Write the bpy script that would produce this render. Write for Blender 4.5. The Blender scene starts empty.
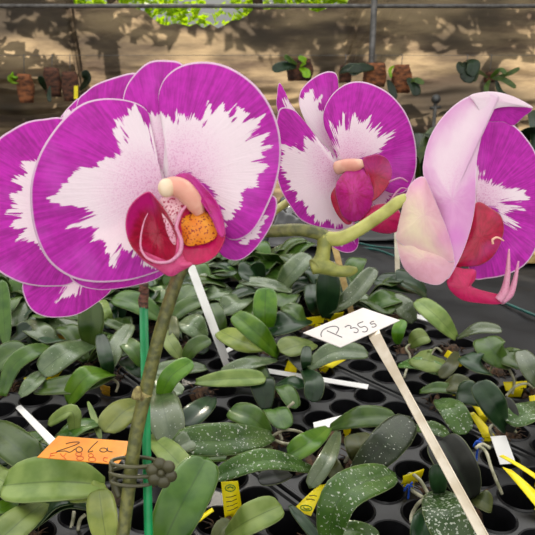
import bpy, bmesh, math, random
from mathutils import Vector, Matrix, noise
random.seed(7)
C = bpy.context.scene.collection
SC = bpy.context.scene
R = math.radians

# ------------------------------------------------------------------ camera model
F = 600.0
PITCH = R(16)
CAMZ = 1.10
CAM = Vector((0, 0, CAMZ))
FW = Vector((0, math.cos(PITCH), -math.sin(PITCH)))
UPV = Vector((0, math.sin(PITCH), math.cos(PITCH)))
RT = Vector((1, 0, 0))
BZ = 0.75          # top of the plug trays

def ray(x, y):
    return RT * ((x - 267.5) / F) + UPV * (-(y - 267.5) / F) + FW

def at(x, y, d):                 # a point at depth d
    return CAM + ray(x, y) * d

def onz(x, y, z):                # a point at height z
    r = ray(x, y)
    return CAM + r * ((z - CAMZ) / r.z)

def depth_of(p):
    return (p - CAM).dot(FW)

def px_of(p):
    q = p - CAM
    d = q.dot(FW)
    return 267.5 + F * q.dot(RT) / d, 267.5 - F * q.dot(UPV) / d

# ------------------------------------------------------------------ scene helpers
def empty(name, loc, label=None, cat=None, group=None):
    o = bpy.data.objects.new(name, None)
    o.empty_display_size = 0.01
    C.objects.link(o)
    o.location = loc
    return tag(o, label, cat, group)

def tag(o, label=None, cat=None, group=None, kind=None):
    if label: o['label'] = label
    if cat: o['category'] = cat
    if group: o['group'] = group
    if kind: o['kind'] = kind
    return o

def origin_of(o):
    v = Vector((0, 0, 0))
    while o is not None:
        v = v + o.location
        o = o.parent
    return v

def mesh(name, verts, faces, m, parent=None, smooth=True, solid=0, attrs=None, bevel=0, subsurf=0, mats=None, fm=None):
    """one mesh object from WORLD vertices"""
    off = origin_of(parent) if parent is not None else Vector((0, 0, 0))
    me = bpy.data.meshes.new(name)
    if parent is None:
        n = len(verts)
        c = Vector((sum(v[0] for v in verts) / n, sum(v[1] for v in verts) / n, min(v[2] for v in verts)))
        off = c
    me.from_pydata([tuple(Vector(v) - off) for v in verts], [], faces)
    for k, vals in (attrs or {}).items():
        a = me.attributes.new(k, 'FLOAT', 'POINT')
        a.data.foreach_set('value', vals)
    bm = bmesh.new(); bm.from_mesh(me)
    if not attrs:
        bmesh.ops.recalc_face_normals(bm, faces=bm.faces)
    bm.to_mesh(me); bm.free()
    me.polygons.foreach_set('use_smooth', [smooth] * len(me.polygons))
    for mm in (mats or [m]):
        me.materials.append(mm)
    if fm:
        me.polygons.foreach_set('material_index', fm)
    me.update()
    o = bpy.data.objects.new(name, me)
    C.objects.link(o)
    if parent is not None:
        o.parent = parent
    else:
        o.location = off
    if solid:
        s = o.modifiers.new('thick', 'SOLIDIFY'); s.thickness = solid; s.offset = 0
    if bevel:
        b = o.modifiers.new('bev', 'BEVEL'); b.width = bevel; b.segments = 2; b.limit_method = 'ANGLE'
    if subsurf:
        s = o.modifiers.new('sub', 'SUBSURF'); s.levels = subsurf; s.render_levels = subsurf
    return o

class MB:
    def __init__(s): s.v = []; s.f = []
    def add(s, v, f):
        b = len(s.v); s.v += [Vector(p) for p in v]; s.f += [tuple(i + b for i in q) for q in f]
    def box(s, c, ax, ay, az):
        """centre and three half-axis vectors"""
        c, ax, ay, az = Vector(c), Vector(ax), Vector(ay), Vector(az)
        v = [c + ax * i + ay * j + az * k for i in (-1, 1) for j in (-1, 1) for k in (-1, 1)]
        s.add(v, [(0, 1, 3, 2), (4, 6, 7, 5), (0, 4, 5, 1), (2, 3, 7, 6), (0, 2, 6, 4), (1, 5, 7, 3)])
    def bx(s, x0, x1, y0, y1, z0, z1):
        s.box(((x0 + x1) / 2, (y0 + y1) / 2, (z0 + z1) / 2), ((x1 - x0) / 2, 0, 0), (0, (y1 - y0) / 2, 0), (0, 0, (z1 - z0) / 2))
    def tube(s, pts, rads, n=10, caps=True, smoothn=0):
        pts = [Vector(p) for p in pts]
        if isinstance(rads, (int, float)): rads = [rads] * len(pts)
        if smoothn:
            pts, rads = resample(pts, rads, smoothn)
        t0 = (pts[1] - pts[0]).normalized()
        ref = Vector((0, 0, 1)) if abs(t0.z) < .9 else Vector((1, 0, 0))
        u = t0.cross(ref).normalized()
        vs = []
        for i, p in enumerate(pts):
            t = (pts[min(i + 1, len(pts) - 1)] - pts[max(i - 1, 0)]).normalized()
            u = (u - t * u.dot(t)).normalized()
            w = t.cross(u)
            for k in range(n):
                a = 2 * math.pi * k / n
                vs.append(p + (u * math.cos(a) + w * math.sin(a)) * rads[i])
        fs = []
        for i in range(len(pts) - 1):
            for k in range(n):
                a, b = i * n + k, i * n + (k + 1) % n
                fs.append((a, b, b + n, a + n))
        if caps:
            fs.append(tuple(range(n - 1, -1, -1)))
            fs.append(tuple((len(pts) - 1) * n + k for k in range(n)))
        s.add(vs, fs)
    def ball(s, c, rx, ry=None, rz=None, nu=12, nv=8, jit=0, seed=0):
        ry = ry or rx; rz = rz or rx; c = Vector(c)
        vs = [c + Vector((0, 0, rz))]
        for i in range(1, nv):
            th = math.pi * i / nv
            for k in range(nu):
                ph = 2 * math.pi * k / nu
                d = Vector((math.sin(th) * math.cos(ph), math.sin(th) * math.sin(ph), math.cos(th)))
                j = 1 + jit * noise.noise(d * 2.3 + Vector((seed, seed * .7, 0)))
                vs.append(c + Vector((d.x * rx, d.y * ry, d.z * rz)) * j)
        vs.append(c - Vector((0, 0, rz)))
        fs = [(0, 1 + k, 1 + (k + 1) % nu) for k in range(nu)]
        for i in range(nv - 2):
            for k in range(nu):
                a = 1 + i * nu + k; b = 1 + i * nu + (k + 1) % nu
                fs.append((a, a + nu, b + nu, b))
        L = len(vs) - 1
        fs += [(L, L - nu + (k + 1) % nu, L - nu + k) for k in range(nu)]
        s.add(vs, fs)
    def build(s, name, m, parent=None, **k):
        return mesh(name, s.v, s.f, m, parent, **k)

def resample(pts, vals, per):
    P, V = [], []
    n = len(pts)
    for i in range(n - 1):
        p0, p1, p2, p3 = pts[max(i - 1, 0)], pts[i], pts[i + 1], pts[min(i + 2, n - 1)]
        for k in range(per):
            t = k / per
            P.append(cr(p0, p1, p2, p3, t)); V.append(vals[i] * (1 - t) + vals[i + 1] * t)
    P.append(pts[-1]); V.append(vals[-1])
    return P, V

def cr(p0, p1, p2, p3, t):
    return (p1 * 2 + (p2 - p0) * t + (p0 * 2 - p1 * 5 + p2 * 4 - p3) * (t * t) + (p1 * 3 - p0 - p2 * 3 + p3) * (t ** 3)) * .5

def closed(pts, m):
    """closed Catmull-Rom through pts, m samples at even arc length"""
    pts = [Vector((p[0], p[1], 0)) for p in pts]
    n = len(pts); P = []
    for i in range(n):
        for k in range(10):
            P.append(cr(pts[i - 1], pts[i], pts[(i + 1) % n], pts[(i + 2) % n], k / 10))
    P.append(P[0])
    L = [0]
    for a, b in zip(P, P[1:]): L.append(L[-1] + (b - a).length)
    out = []; j = 0
    for i in range(m):
        s = L[-1] * i / m
        while L[j + 1] < s: j += 1
        t = (s - L[j]) / max(1e-9, L[j + 1] - L[j])
        out.append(P[j].lerp(P[j + 1], t))
    return out

# ------------------------------------------------------------------ materials
def newmat(name):
    m = bpy.data.materials.new(name); m.use_nodes = True
    nt = m.node_tree
    for n in list(nt.nodes): nt.nodes.remove(n)
    out = nt.nodes.new('ShaderNodeOutputMaterial')
    p = nt.nodes.new('ShaderNodeBsdfPrincipled')
    nt.links.new(p.outputs[0], out.inputs[0])
    return m, nt, p, out

def lin(r, g, b):
    f = lambda c: (c / 255 / 12.92) if c <= 10 else ((c / 255 + .055) / 1.055) ** 2.4
    return (f(r), f(g), f(b), 1)

class NT:
    def __init__(s, nt): s.nt = nt
    def n(s, t, **k):
        x = s.nt.nodes.new(t)
        for a, v in k.items(): setattr(x, a, v)
        return x
    def l(s, a, b): s.nt.links.new(a, b)
    def val(s, sock, v):
        if hasattr(v, 'links') or hasattr(v, 'is_linked'): s.l(v, sock)
        else: sock.default_value = v
    def math(s, op, a, b=0.0, c=None):
        x = s.n('ShaderNodeMath', operation=op)
        s.val(x.inputs[0], a); s.val(x.inputs[1], b)
        if c is not None: s.val(x.inputs[2], c)
        return x.outputs[0]
    def mix(s, f, a, b):
        x = s.n('ShaderNodeMix', data_type='RGBA')
        s.val(x.inputs[0], f); s.val(x.inputs[6], a); s.val(x.inputs[7], b)
        return x.outputs[2]
    def ramp(s, v, lo, hi):
        x = s.n('ShaderNodeMapRange', interpolation_type='SMOOTHSTEP')
        s.val(x.inputs[0], v); x.inputs[1].default_value = lo; x.inputs[2].default_value = hi
        return x.outputs[0]
    def noise(s, vec=None, scale=5, detail=2, rough=.5):
        x = s.n('ShaderNodeTexNoise'); x.inputs['Scale'].default_value = scale
        x.inputs['Detail'].default_value = detail; x.inputs['Roughness'].default_value = rough
        if vec is not None: s.l(vec, x.inputs['Vector'])
        return x.outputs[0]
    def attr(s, name):
        return s.n('ShaderNodeAttribute', attribute_name=name).outputs['Fac']
    def obj(s):
        return s.n('ShaderNodeTexCoord').outputs['Object']
    def map(s, vec, scale):
        x = s.n('ShaderNodeMapping'); s.l(vec, x.inputs[0]); x.inputs['Scale'].default_value = scale
        return x.outputs[0]
    def bump(s, h, strength=.2, dist=.001):
        x = s.n('ShaderNodeBump'); x.inputs['Strength'].default_value = strength; x.inputs['Distance'].default_value = dist
        s.l(h, x.inputs['Height']); return x.outputs[0]

def simple(name, c1, c2=None, rough=.5, scale=40, spec=.5, bump=0, metal=0, stretch=(1, 1, 1), detail=3):
    m, nt, p, out = newmat(name); k = NT(nt)
    c2 = c2 or tuple(v * .75 for v in c1[:3]) + (1,)
    nz = k.noise(k.map(k.obj(), stretch), scale, detail)
    k.l(k.mix(k.ramp(nz, .35, .65), c1, c2), p.inputs['Base Color'])
    p.inputs['Roughness'].default_value = rough
    p.inputs['Specular IOR Level'].default_value = spec
    p.inputs['Metallic'].default_value = metal
    if bump: k.l(k.bump(nz, bump, .002), p.inputs['Normal'])
    return m

def petal_mat(name, mag=(203, 26, 184), deep=(168, 12, 150), pale=(252, 236, 244), amp=3.0, K=14, blush=.42, trans=.22, rim=True, seed=0.0, soft=.3, stripes=1.0):
    m, nt, p, out = newmat(name); k = NT(nt)
    rad, ca, sa, sd = k.attr('rad'), k.attr('ca'), k.attr('sa'), k.attr('pat')
    cb = k.n('ShaderNodeCombineXYZ')
    k.l(k.math('MULTIPLY', ca, K), cb.inputs[0]); k.l(k.math('MULTIPLY', sa, K), cb.inputs[1])
    k.l(k.math('MULTIPLY_ADD', rad, 1.6, seed), cb.inputs[2])
    st = k.noise(cb.outputs[0], 1.0, 3, .6)
    cc = k.n('ShaderNodeCombineXYZ')
    k.l(k.math('MULTIPLY', ca, K * 2.6), cc.inputs[0]); k.l(k.math('MULTIPLY', sa, K * 2.6), cc.inputs[1])
    k.l(k.math('MULTIPLY_ADD', rad, 4.5, seed + 7), cc.inputs[2])
    s2 = k.noise(cc.outputs[0], 1.0, 2, .5)
    v = k.math('ADD', sd, k.math('MULTIPLY', k.math('SUBTRACT', st, .5), amp * 2))
    v = k.math('ADD', v, k.math('MULTIPLY', k.math('SUBTRACT', s2, .5), amp * 1.1 * stripes))
    msk = k.ramp(v, -soft, soft)
    # colour of the magenta: veined, a little lighter in places
    cell = k.noise(k.obj(), 260, 2)
    fine = k.math('ADD', k.math('MULTIPLY', st, .7), k.math('MULTIPLY', cell, .5))
    mg = k.mix(k.ramp(k.math('MULTIPLY_ADD', s2, .5, k.math('MULTIPLY', fine, .6)), .42, .82), lin(*mag), lin(*deep))
    big = k.noise(k.obj(), 45, 1)
    mg = k.mix(k.math('MULTIPLY', k.ramp(big, .5, .75), .35), mg, lin(226, 96, 218))
    # the white, with a pink flush and fine dots close to the base
    dots = k.noise(k.obj(), 1500, 1)
    near = k.math('SUBTRACT', 1.0, k.ramp(rad, .08, .62))
    fl = k.math('MULTIPLY', near, blush)
    wh = k.mix(fl, lin(*pale), lin(236, 160, 216))
    wh = k.mix(k.math('MULTIPLY', k.math('MULTIPLY', near, k.ramp(dots, .54, .62)), blush), wh, lin(206, 80, 170))
    col = k.mix(msk, wh, mg)
    if rim:
        col = k.mix(k.math('MULTIPLY', k.ramp(rad, .978, .99), .8), col, lin(250, 226, 244))
    k.l(col, p.inputs['Base Color'])
    p.inputs['Roughness'].default_value = .5 if rim else .28
    p.inputs['Specular IOR Level'].default_value = .35 if rim else .5
    p.inputs['Sheen Weight'].default_value = .15
    k.l(k.bump(k.math('ADD', fine, k.math('MULTIPLY', s2, .6)), .45, .0009), p.inputs['Normal'])
    tr = k.n('ShaderNodeBsdfTranslucent'); k.l(col, tr.inputs[0])
    mx = k.n('ShaderNodeMixShader'); mx.inputs[0].default_value = trans
    k.l(p.outputs[0], mx.inputs[1]); k.l(tr.outputs[0], mx.inputs[2]); k.l(mx.outputs[0], out.inputs[0])
    return m

def leaf_mat(name, c1, c2, rough=.3, drops=0.0, coat=.0, trans=.08):
    m, nt, p, out = newmat(name); k = NT(nt)
    s, t = k.attr('lx'), k.attr('lt')
    oi = k.n('ShaderNodeObjectInfo').outputs['Random']
    nz = k.noise(k.obj(), 55, 3)
    col = k.mix(k.ramp(nz, .35, .68), lin(*c1), lin(*c2))
    hv = k.n('ShaderNodeHueSaturation')
    hv.inputs['Saturation'].default_value = 1.14; k.l(k.math('MULTIPLY_ADD', oi, .42, .47), hv.inputs['Value']); k.l(k.math('MULTIPLY_ADD', oi, .02, .484), hv.inputs['Hue'])
    k.l(col, hv.inputs['Color']); col = hv.outputs[0]
    mid = k.math('SUBTRACT', 1.0, k.ramp(k.math('ABSOLUTE', s), .01, .07))
    col = k.mix(k.math('MULTIPLY', mid, .4), col, lin(40, 62, 30))
    edge = k.ramp(k.math('ABSOLUTE', s), .94, 1.0)
    col = k.mix(k.math('MULTIPLY', edge, .35), col, lin(170, 180, 130))
    h = nz
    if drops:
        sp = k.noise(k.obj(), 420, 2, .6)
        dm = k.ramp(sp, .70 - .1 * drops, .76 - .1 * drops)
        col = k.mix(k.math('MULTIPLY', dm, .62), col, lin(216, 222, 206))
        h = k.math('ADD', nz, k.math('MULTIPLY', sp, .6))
    k.l(col, p.inputs['Base Color'])
    p.inputs['Roughness'].default_value = rough
    p.inputs['Specular IOR Level'].default_value = .42
    p.inputs['Coat Weight'].default_value = coat
    p.inputs['Coat Roughness'].default_value = .3
    k.l(k.bump(h, .3, .0012), p.inputs['Normal'])
    tr = k.n('ShaderNodeBsdfTranslucent'); k.l(col, tr.inputs[0])
    mx = k.n('ShaderNodeMixShader'); mx.inputs[0].default_value = trans
    k.l(p.outputs[0], mx.inputs[1]); k.l(tr.outputs[0], mx.inputs[2]); k.l(mx.outputs[0], out.inputs[0])
    return m

LM = {
    'g': leaf_mat('leaf_green', (88, 118, 58), (62, 94, 42)),
    'b': leaf_mat('leaf_bright', (108, 148, 62), (78, 122, 46)),
    'p': leaf_mat('leaf_pale', (146, 166, 100), (116, 140, 76), .4),
    'y': leaf_mat('leaf_yellow_green', (156, 170, 92), (128, 146, 76), .4),
    'd': leaf_mat('leaf_dark', (44, 74, 44), (30, 56, 34), .3),
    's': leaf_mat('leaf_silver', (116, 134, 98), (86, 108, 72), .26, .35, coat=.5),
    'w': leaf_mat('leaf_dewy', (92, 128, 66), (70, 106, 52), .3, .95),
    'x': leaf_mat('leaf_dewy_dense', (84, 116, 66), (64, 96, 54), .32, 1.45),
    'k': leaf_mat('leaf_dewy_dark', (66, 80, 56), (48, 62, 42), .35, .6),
    'o': leaf_mat('leaf_olive', (92, 98, 56), (70, 80, 46), .4),
    'n': leaf_mat('leaf_underside', (52, 54, 48), (38, 42, 36), .5),
}
M_ROOT = simple('root_skin', lin(190, 186, 160), lin(140, 140, 110), .6, 120, bump=.3)
M_BARK = simple('bark_moss', lin(92, 66, 44), lin(44, 32, 22), .9, 160, bump=.6)
M_STEM = simple('stem_green', lin(118, 118, 62), lin(80, 84, 44), .42, 260, bump=.25)
M_BRANCH = simple('branch_green', lin(156, 158, 78), lin(118, 124, 58), .4, 160, bump=.2)
M_PED = simple('pedicel_yellow', lin(190, 190, 104), lin(160, 158, 78), .4, 120, bump=.15)
M_BRACT = simple('bract_dry', lin(176, 164, 104), lin(112, 100, 60), .7, 300, bump=.3)
M_STAKE = simple('green_plastic', lin(4, 150, 84), lin(2, 132, 72), .38, 90)
M_RAFFIA = simple('brown_tape', lin(128, 92, 70), lin(72, 58, 44), .7, 300, bump=.6, stretch=(1, 1, 3))
M_CLIP = simple('olive_plastic', lin(86, 84, 58), lin(72, 70, 48), .3, 60)
M_ORANGE = simple('orange_card', lin(226, 144, 28), lin(214, 128, 22), .55, 60)
M_WHITE = simple('white_plastic', lin(248, 247, 244), lin(240, 239, 236), .45, 30)
M_CARD = simple('card_white', lin(228, 223, 218), lin(222, 216, 210), .6, 40)
M_CREAM = simple('cream_plastic', lin(232, 222, 202), lin(212, 198, 172), .45, 60, stretch=(1, 1, 1))
M_WOOD = simple('stick_wood', lin(206, 178, 116), lin(180, 148, 90), .6, 90)
M_YEL = simple('yellow_plastic', lin(255, 236, 12), lin(248, 226, 6), .4, 50)
M_YELD = simple('yellow_faded', lin(206, 160, 36), lin(160, 116, 30), .5, 90)
M_INK = simple('black_ink', lin(44, 40, 40), None, .6)
M_GREY = simple('grey_pencil', lin(96, 92, 98), None, .6)
M_REDINK = simple('orange_ink', lin(214, 84, 26), None, .6)
M_GREENINK = simple('green_ink', lin(90, 150, 40), None, .6)
M_BLUE = simple('blue_plastic', lin(30, 80, 190), None, .4)
M_TRAY = simple('tray_plastic', lin(24, 24, 27), lin(17, 17, 19), .34, 60, spec=.4)
M_FILM = simple('black_film', lin(28, 28, 31), lin(20, 20, 23), .5, 14, spec=.22, bump=.25)
M_FOIL = simple('shiny_black_film', lin(34, 34, 37), lin(22, 22, 25), .16, 20, spec=.9, bump=.2)
M_TEAL = simple('teal_hose', lin(0, 92, 84), lin(0, 70, 66), .4, 60)
M_STEEL = simple('galvanised_pipe', lin(112, 110, 108), lin(86, 84, 82), .5, 30, metal=.3)
M_FRAME = simple('bench_metal', lin(96, 98, 98), lin(80, 80, 80), .5, 30, metal=.5)
M_BLOCK = simple('mount_bark', lin(156, 96, 58), lin(84, 50, 32), .85, 26, bump=.7, stretch=(1, 1, 2))
M_BLOCK2 = simple('mount_dark', lin(104, 64, 46), lin(52, 34, 26), .85, 30, bump=.7, stretch=(1, 1, 2))
M_FERN = leaf_mat('plant_leaf_lit', (88, 112, 52), (60, 86, 38), .4)
M_FERN2 = leaf_mat('plant_leaf_dark', (40, 62, 40), (30, 48, 30), .4)
M_LIME = leaf_mat('plant_leaf_lime', (150, 200, 30), (120, 180, 24), .45)
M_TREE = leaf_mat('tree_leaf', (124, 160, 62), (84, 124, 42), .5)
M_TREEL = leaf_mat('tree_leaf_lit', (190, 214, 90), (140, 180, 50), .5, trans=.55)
M_TRUNK = simple('tree_bark', lin(96, 78, 60), lin(60, 48, 38), .9, 12, bump=.6)

# ------------------------------------------------------------------ setting
tag(mesh('floor', [(-6, -1.5, 0), (6, -1.5, 0), (6, 9, 0), (-6, 9, 0)], [(0, 1, 2, 3)],
         simple('gravel', lin(74, 66, 56), lin(48, 44, 38), .9, 30, bump=.5)), kind='structure')

WY = 3.6
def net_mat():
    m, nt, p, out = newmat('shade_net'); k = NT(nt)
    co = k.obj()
    a = k.noise(k.map(co, (1.0, 1, 5.0)), 1.6, 5, .6)      # weathering and sunlit streaks put into the colour, in long horizontal bands
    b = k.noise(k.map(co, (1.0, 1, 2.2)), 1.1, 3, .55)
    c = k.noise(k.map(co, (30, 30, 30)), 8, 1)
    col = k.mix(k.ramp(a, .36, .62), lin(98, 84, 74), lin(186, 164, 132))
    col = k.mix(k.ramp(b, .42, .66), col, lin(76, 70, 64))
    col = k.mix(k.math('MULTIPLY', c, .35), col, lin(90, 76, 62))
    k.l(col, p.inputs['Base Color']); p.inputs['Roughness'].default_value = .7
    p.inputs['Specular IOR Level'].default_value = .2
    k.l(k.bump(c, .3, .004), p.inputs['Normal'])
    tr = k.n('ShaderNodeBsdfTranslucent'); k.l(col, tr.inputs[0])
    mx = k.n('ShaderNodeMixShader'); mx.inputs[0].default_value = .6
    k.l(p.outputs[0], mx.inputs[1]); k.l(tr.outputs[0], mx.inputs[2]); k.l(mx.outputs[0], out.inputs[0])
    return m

def wz(y):                      # height on the wall of an image row
    return onz_y(y)
def onwall(x, y, yy=WY):
    r = ray(x, y); return CAM + r * (yy / r.y)
edge_px = [(-300, -230), (50, -200), (62, 2), (122, 5), (140, 10), (165, 24), (200, 26), (236, 22), (250, 12), (275, 7), (350, 6), (364, -60), (420, -200), (800, -230)]
def net_top(x):
    pts = [(onwall(a, b).x, onwall(a, b).z) for a, b in edge_px]
    if x <= pts[0][0]: return pts[0][1]
    for (x0, z0), (x1, z1) in zip(pts, pts[1:]):
        if x <= x1: return z0 + (z1 - z0) * (x - x0) / (x1 - x0)
    return pts[-1][1]
vs, fs = [], []
NX, NZ = 180, 200
for i in range(NX + 1):
    x = -3.6 + 7.2 * i / NX
    zt = net_top(x) + .05 * noise.noise(Vector((x * 9, 2, 0))) + .03 * noise.noise(Vector((x * 23, 5, 0)))
    for j in range(NZ + 1):
        z = zt * j / NZ
        lowz = max(.25, min(1, (1.45 - z) / .25))
        fold = .09 * (1 - abs(noise.noise(Vector((x * .45, 0, z * 6 + .5 * x)))) * 2) * lowz + .07 * (1 - 2 * abs(noise.noise(Vector((x * 1.1 + 3, 5, z * 13 - .6 * x))))) * lowz + .012 * abs(noise.noise(Vector((x * 7, 3, z * 30))))
        fold += .02 * noise.noise(Vector((x * 6, 9, z * 9)))
        vs.append((x, WY + fold, z))
for i in range(NX):
    for j in range(NZ):
        a = i * (NZ + 1) + j
        fs.append((a, a + NZ + 1, a + NZ + 2, a + 1))
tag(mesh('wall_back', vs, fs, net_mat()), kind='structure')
for nm, x in (('wall_left', -3.62), ('wall_right', 3.62)):
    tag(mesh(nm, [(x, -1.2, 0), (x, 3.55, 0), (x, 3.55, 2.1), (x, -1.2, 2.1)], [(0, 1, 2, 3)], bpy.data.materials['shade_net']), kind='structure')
# pipes that carry the net
b = MB(); pz = onwall(267, 6, WY - .12).z
b.tube([(-3.61, WY - .12, pz), (3.61, WY - .12, pz)], .011)
tag(b.build('horizontal_pipe', M_STEEL), 'grey horizontal pipe running along the top of the brown shade net', 'pipe')
b = MB(); px = onwall(373, 30, WY - .15).x
b.tube([(px, WY - .15, 0), (px, WY - .15, 2.3)], .017)
tag(b.build('vertical_post', M_STEEL), 'slim grey upright post standing against the shade net', 'post')

# ------------------------------------------------------------------ trees outside the net; the nearer ones unseen, added to shade it
def foliage(name, c, r, n, m, parent, size=.06, seed=1):
    rnd = random.Random(seed)
    V, Fc, lx, lt = [], [], [], []
    for i in range(n):
        while True:
            d = Vector((rnd.uniform(-1, 1), rnd.uniform(-1, 1), rnd.uniform(-1, 1)))
            if d.length < 1: break
        p = Vector(c) + Vector((d.x * r[0], d.y * r[1], d.z * r[2]))
        u = Vector((rnd.gauss(0, 1), rnd.gauss(0, 1), rnd.gauss(0, .6))).normalized()
        w = u.cross(Vector((rnd.gauss(0, 1), rnd.gauss(0, 1), rnd.gauss(0, 1)))).normalized()
        nn = u.cross(w); s = size * rnd.uniform(.6, 1.3); bI = len(V)
        V += [p - u * s, p + w * s * .45 + nn * s * .1, p + u * s, p - w * s * .45 + nn * s * .1]
        lx += [0, 1, 0, -1]; lt += [0, .5, 1, .5]
        Fc += [(bI, bI + 1, bI + 2), (bI, bI + 2, bI + 3)]
    return mesh(name, V, Fc, m, parent, attrs={'lx': lx, 'lt': lt})
tree_spec = [(-3.4, 5.0, 2.75, 1.0, .78, 2200, 'unseen broad tree added to shade the net at the far left'),
             (-1.25, 5.1, 2.70, 1.0, .72, 2200, 'unseen tree added to shade the net behind the left bark mounts'),
             (.95, 5.1, 2.62, 1.05, .70, 2200, 'unseen tree added to shade the net behind the upright post'),
             (-.12, 5.6, 2.80, .95, .74, 2600, 'unseen tree added to shade the net behind the middle of the pipe'),
             (3.1, 5.0, 2.72, 1.0, .75, 2200, 'unseen tree added to shade the net at the far right'),
             (-2.1, 4.6, 1.30, .95, .56, 2600, 'unseen low bush added to shade the dark lower left of the net'),
             (.9, 4.5, 1.0, .9, .36, 320, 'unseen sparse bush added to throw dapples on the right of the net'),
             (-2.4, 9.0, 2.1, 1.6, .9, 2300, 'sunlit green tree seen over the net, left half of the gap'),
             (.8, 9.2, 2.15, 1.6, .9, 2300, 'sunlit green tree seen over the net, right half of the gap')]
for i, (x, y, z, rx, rz, n_, lab) in enumerate(tree_spec):
    t = empty('tree', (x, y, 0), lab, 'tree', 'trees outside the net')
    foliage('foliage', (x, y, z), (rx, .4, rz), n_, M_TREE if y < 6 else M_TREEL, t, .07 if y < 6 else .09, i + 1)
    b = MB(); b.tube([(x, y, 0), (x + .05, y, z * .45), (x, y, z)], [.07, .055, .03], smoothn=4); b.build('trunk', M_TRUNK, t)

# ------------------------------------------------------------------ bench, trays
ANG = R(-50)
E1 = Vector((math.cos(ANG), math.sin(ANG), 0)); E2 = Vector((-math.sin(ANG), math.cos(ANG), 0))
OB = Vector((.234, .925, 0))
def bp(a, b2, z): return OB + E1 * a + E2 * b2 + Vector((0, 0, z))
bench = empty('plant_bench', bp(-.1, -.6, 0), 'grey metal growing bench carrying the black plug trays', 'bench')
b = MB(); b.box(bp(-.1, -.55, .693), E1 * 1.05, E2 * .57, Vector((0, 0, .008))); b.build('bench_top', M_FRAME, bench, smooth=False)
for i in (-1.1, .9):
    for j in (-1.08, -.03):
        b = MB(); b.box(bp(i, j, .3425), E1 * .02, E2 * .02, Vector((0, 0, .3425))); b.build('leg', M_FRAME, bench, smooth=False)

PIT, RH = .0425, .0186
def tray_mesh():
    V, Fc = [], []
    W5, L10 = 5 * PIT, 10 * PIT
    n = 24
    for i in range(10):
        for j in range(5):
            cx, cy = -L10 / 2 + (i + .5) * PIT, -W5 / 2 + (j + .5) * PIT
            base = len(V)
            ring = lambda r, z, sq=0: [(cx + r * math.cos(2 * math.pi * k / n), cy + r * math.sin(2 * math.pi * k / n), z) for k in range(n)]
            sq = []
            for k in range(n):
                a = 2 * math.pi * k / n; c, s = math.cos(a), math.sin(a); q = (PIT / 2) / max(abs(c), abs(s))
                sq.append((cx + c * q, cy + s * q, 0))
            V += sq; V += ring(RH + .0012, .0); V += ring(RH + .0002, .0016); V += ring(RH - .0008, .0008); V += ring(RH - .002, -.012); V += ring(RH - .006, -.043)
            for q in range(5):
                for k in range(n):
                    a, b2 = base + q * n + k, base + q * n + (k + 1) % n
                    Fc.append((a, b2, b2 + n, a + n))
            Fc.append(tuple(base + 5 * n + k for k in range(n)))
    # rolled rim and skirt
    x, y = L10 / 2, W5 / 2
    prof = [(0, 0), (.002, .002), (.005, .002), (.007, -.001), (.0065, -.02)]
    base = len(V)
    for o, z in prof:
        V += [(-x - o, -y - o, z), (x + o, -y - o, z), (x + o, y + o, z), (-x - o, y + o, z)]
    for q in range(len(prof) - 1):
        for k in range(4):
            a, b2 = base + q * 4 + k, base + q * 4 + (k + 1) % 4
            Fc.append((a, b2, b2 + 4, a + 4))
    me = bpy.data.meshes.new('plug_tray'); me.from_pydata(V, [], Fc); me.materials.append(M_TRAY)
    me.polygons.foreach_set('use_smooth', [True] * len(me.polygons)); me.update()
    try: me.set_sharp_from_angle(angle=R(40))
    except Exception: pass
    return me
TM = tray_mesh()
tray_lab = {}
cells = []
trays = []
for kb in range(5):
    for ka in range(-3, 2):
        c = bp(.18 + ka * .443 + .02 * kb, -.1155 - kb * .2275, BZ)
        pts = [px_of(c + E1 * i + E2 * j) for i in (-.2, 0, .2) for j in (-.1, .1) if (c + E1 * i + E2 * j - CAM).dot(FW) > .2]
        vis = [p for p in pts if -60 < p[0] < 600 and 230 < p[1] < 640]
        if not vis: continue
        if abs(.18 + ka * .443 + .02 * kb + .1) > .85: continue
        o = bpy.data.objects.new('plug_tray', TM); C.objects.link(o)
        o.location = c; o.rotation_euler = (0, 0, ANG)
        trays.append((c, o))
        for i in range(10):
            for j in range(5):
                cells.append(c + E1 * ((i - 4.5) * PIT) + E2 * ((j - 2) * PIT))
for c, o in trays:
    x, y = px_of(c)
    tag(o, None, 'tray', 'black plug trays on the bench')
    o['px'] = 0; del o['px']
    tray_lab[o.name] = (x, y)
ROWN = ['along the right bench edge', 'in the second row from the right bench edge', 'in the third row from the right bench edge', 'in the fourth row from the right bench edge', 'in the fifth row from the right bench edge']
rows = {}
for c, o in trays:
    rows.setdefault(int(round((-(c - OB).dot(E2) - .1155) / .2275)), []).append(((c - OB).dot(E1), o))
for kb, lst in rows.items():
    lst.sort(key=lambda q: q[0])
    names = ['farthest', 'second farthest', 'third farthest', 'fourth farthest']
    for q, (e1, o) in enumerate(lst):
        o['label'] = 'black round-celled plug tray, %s %s' % ('nearest' if q == len(lst) - 1 and q else names[q], ROWN[kb])

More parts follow.
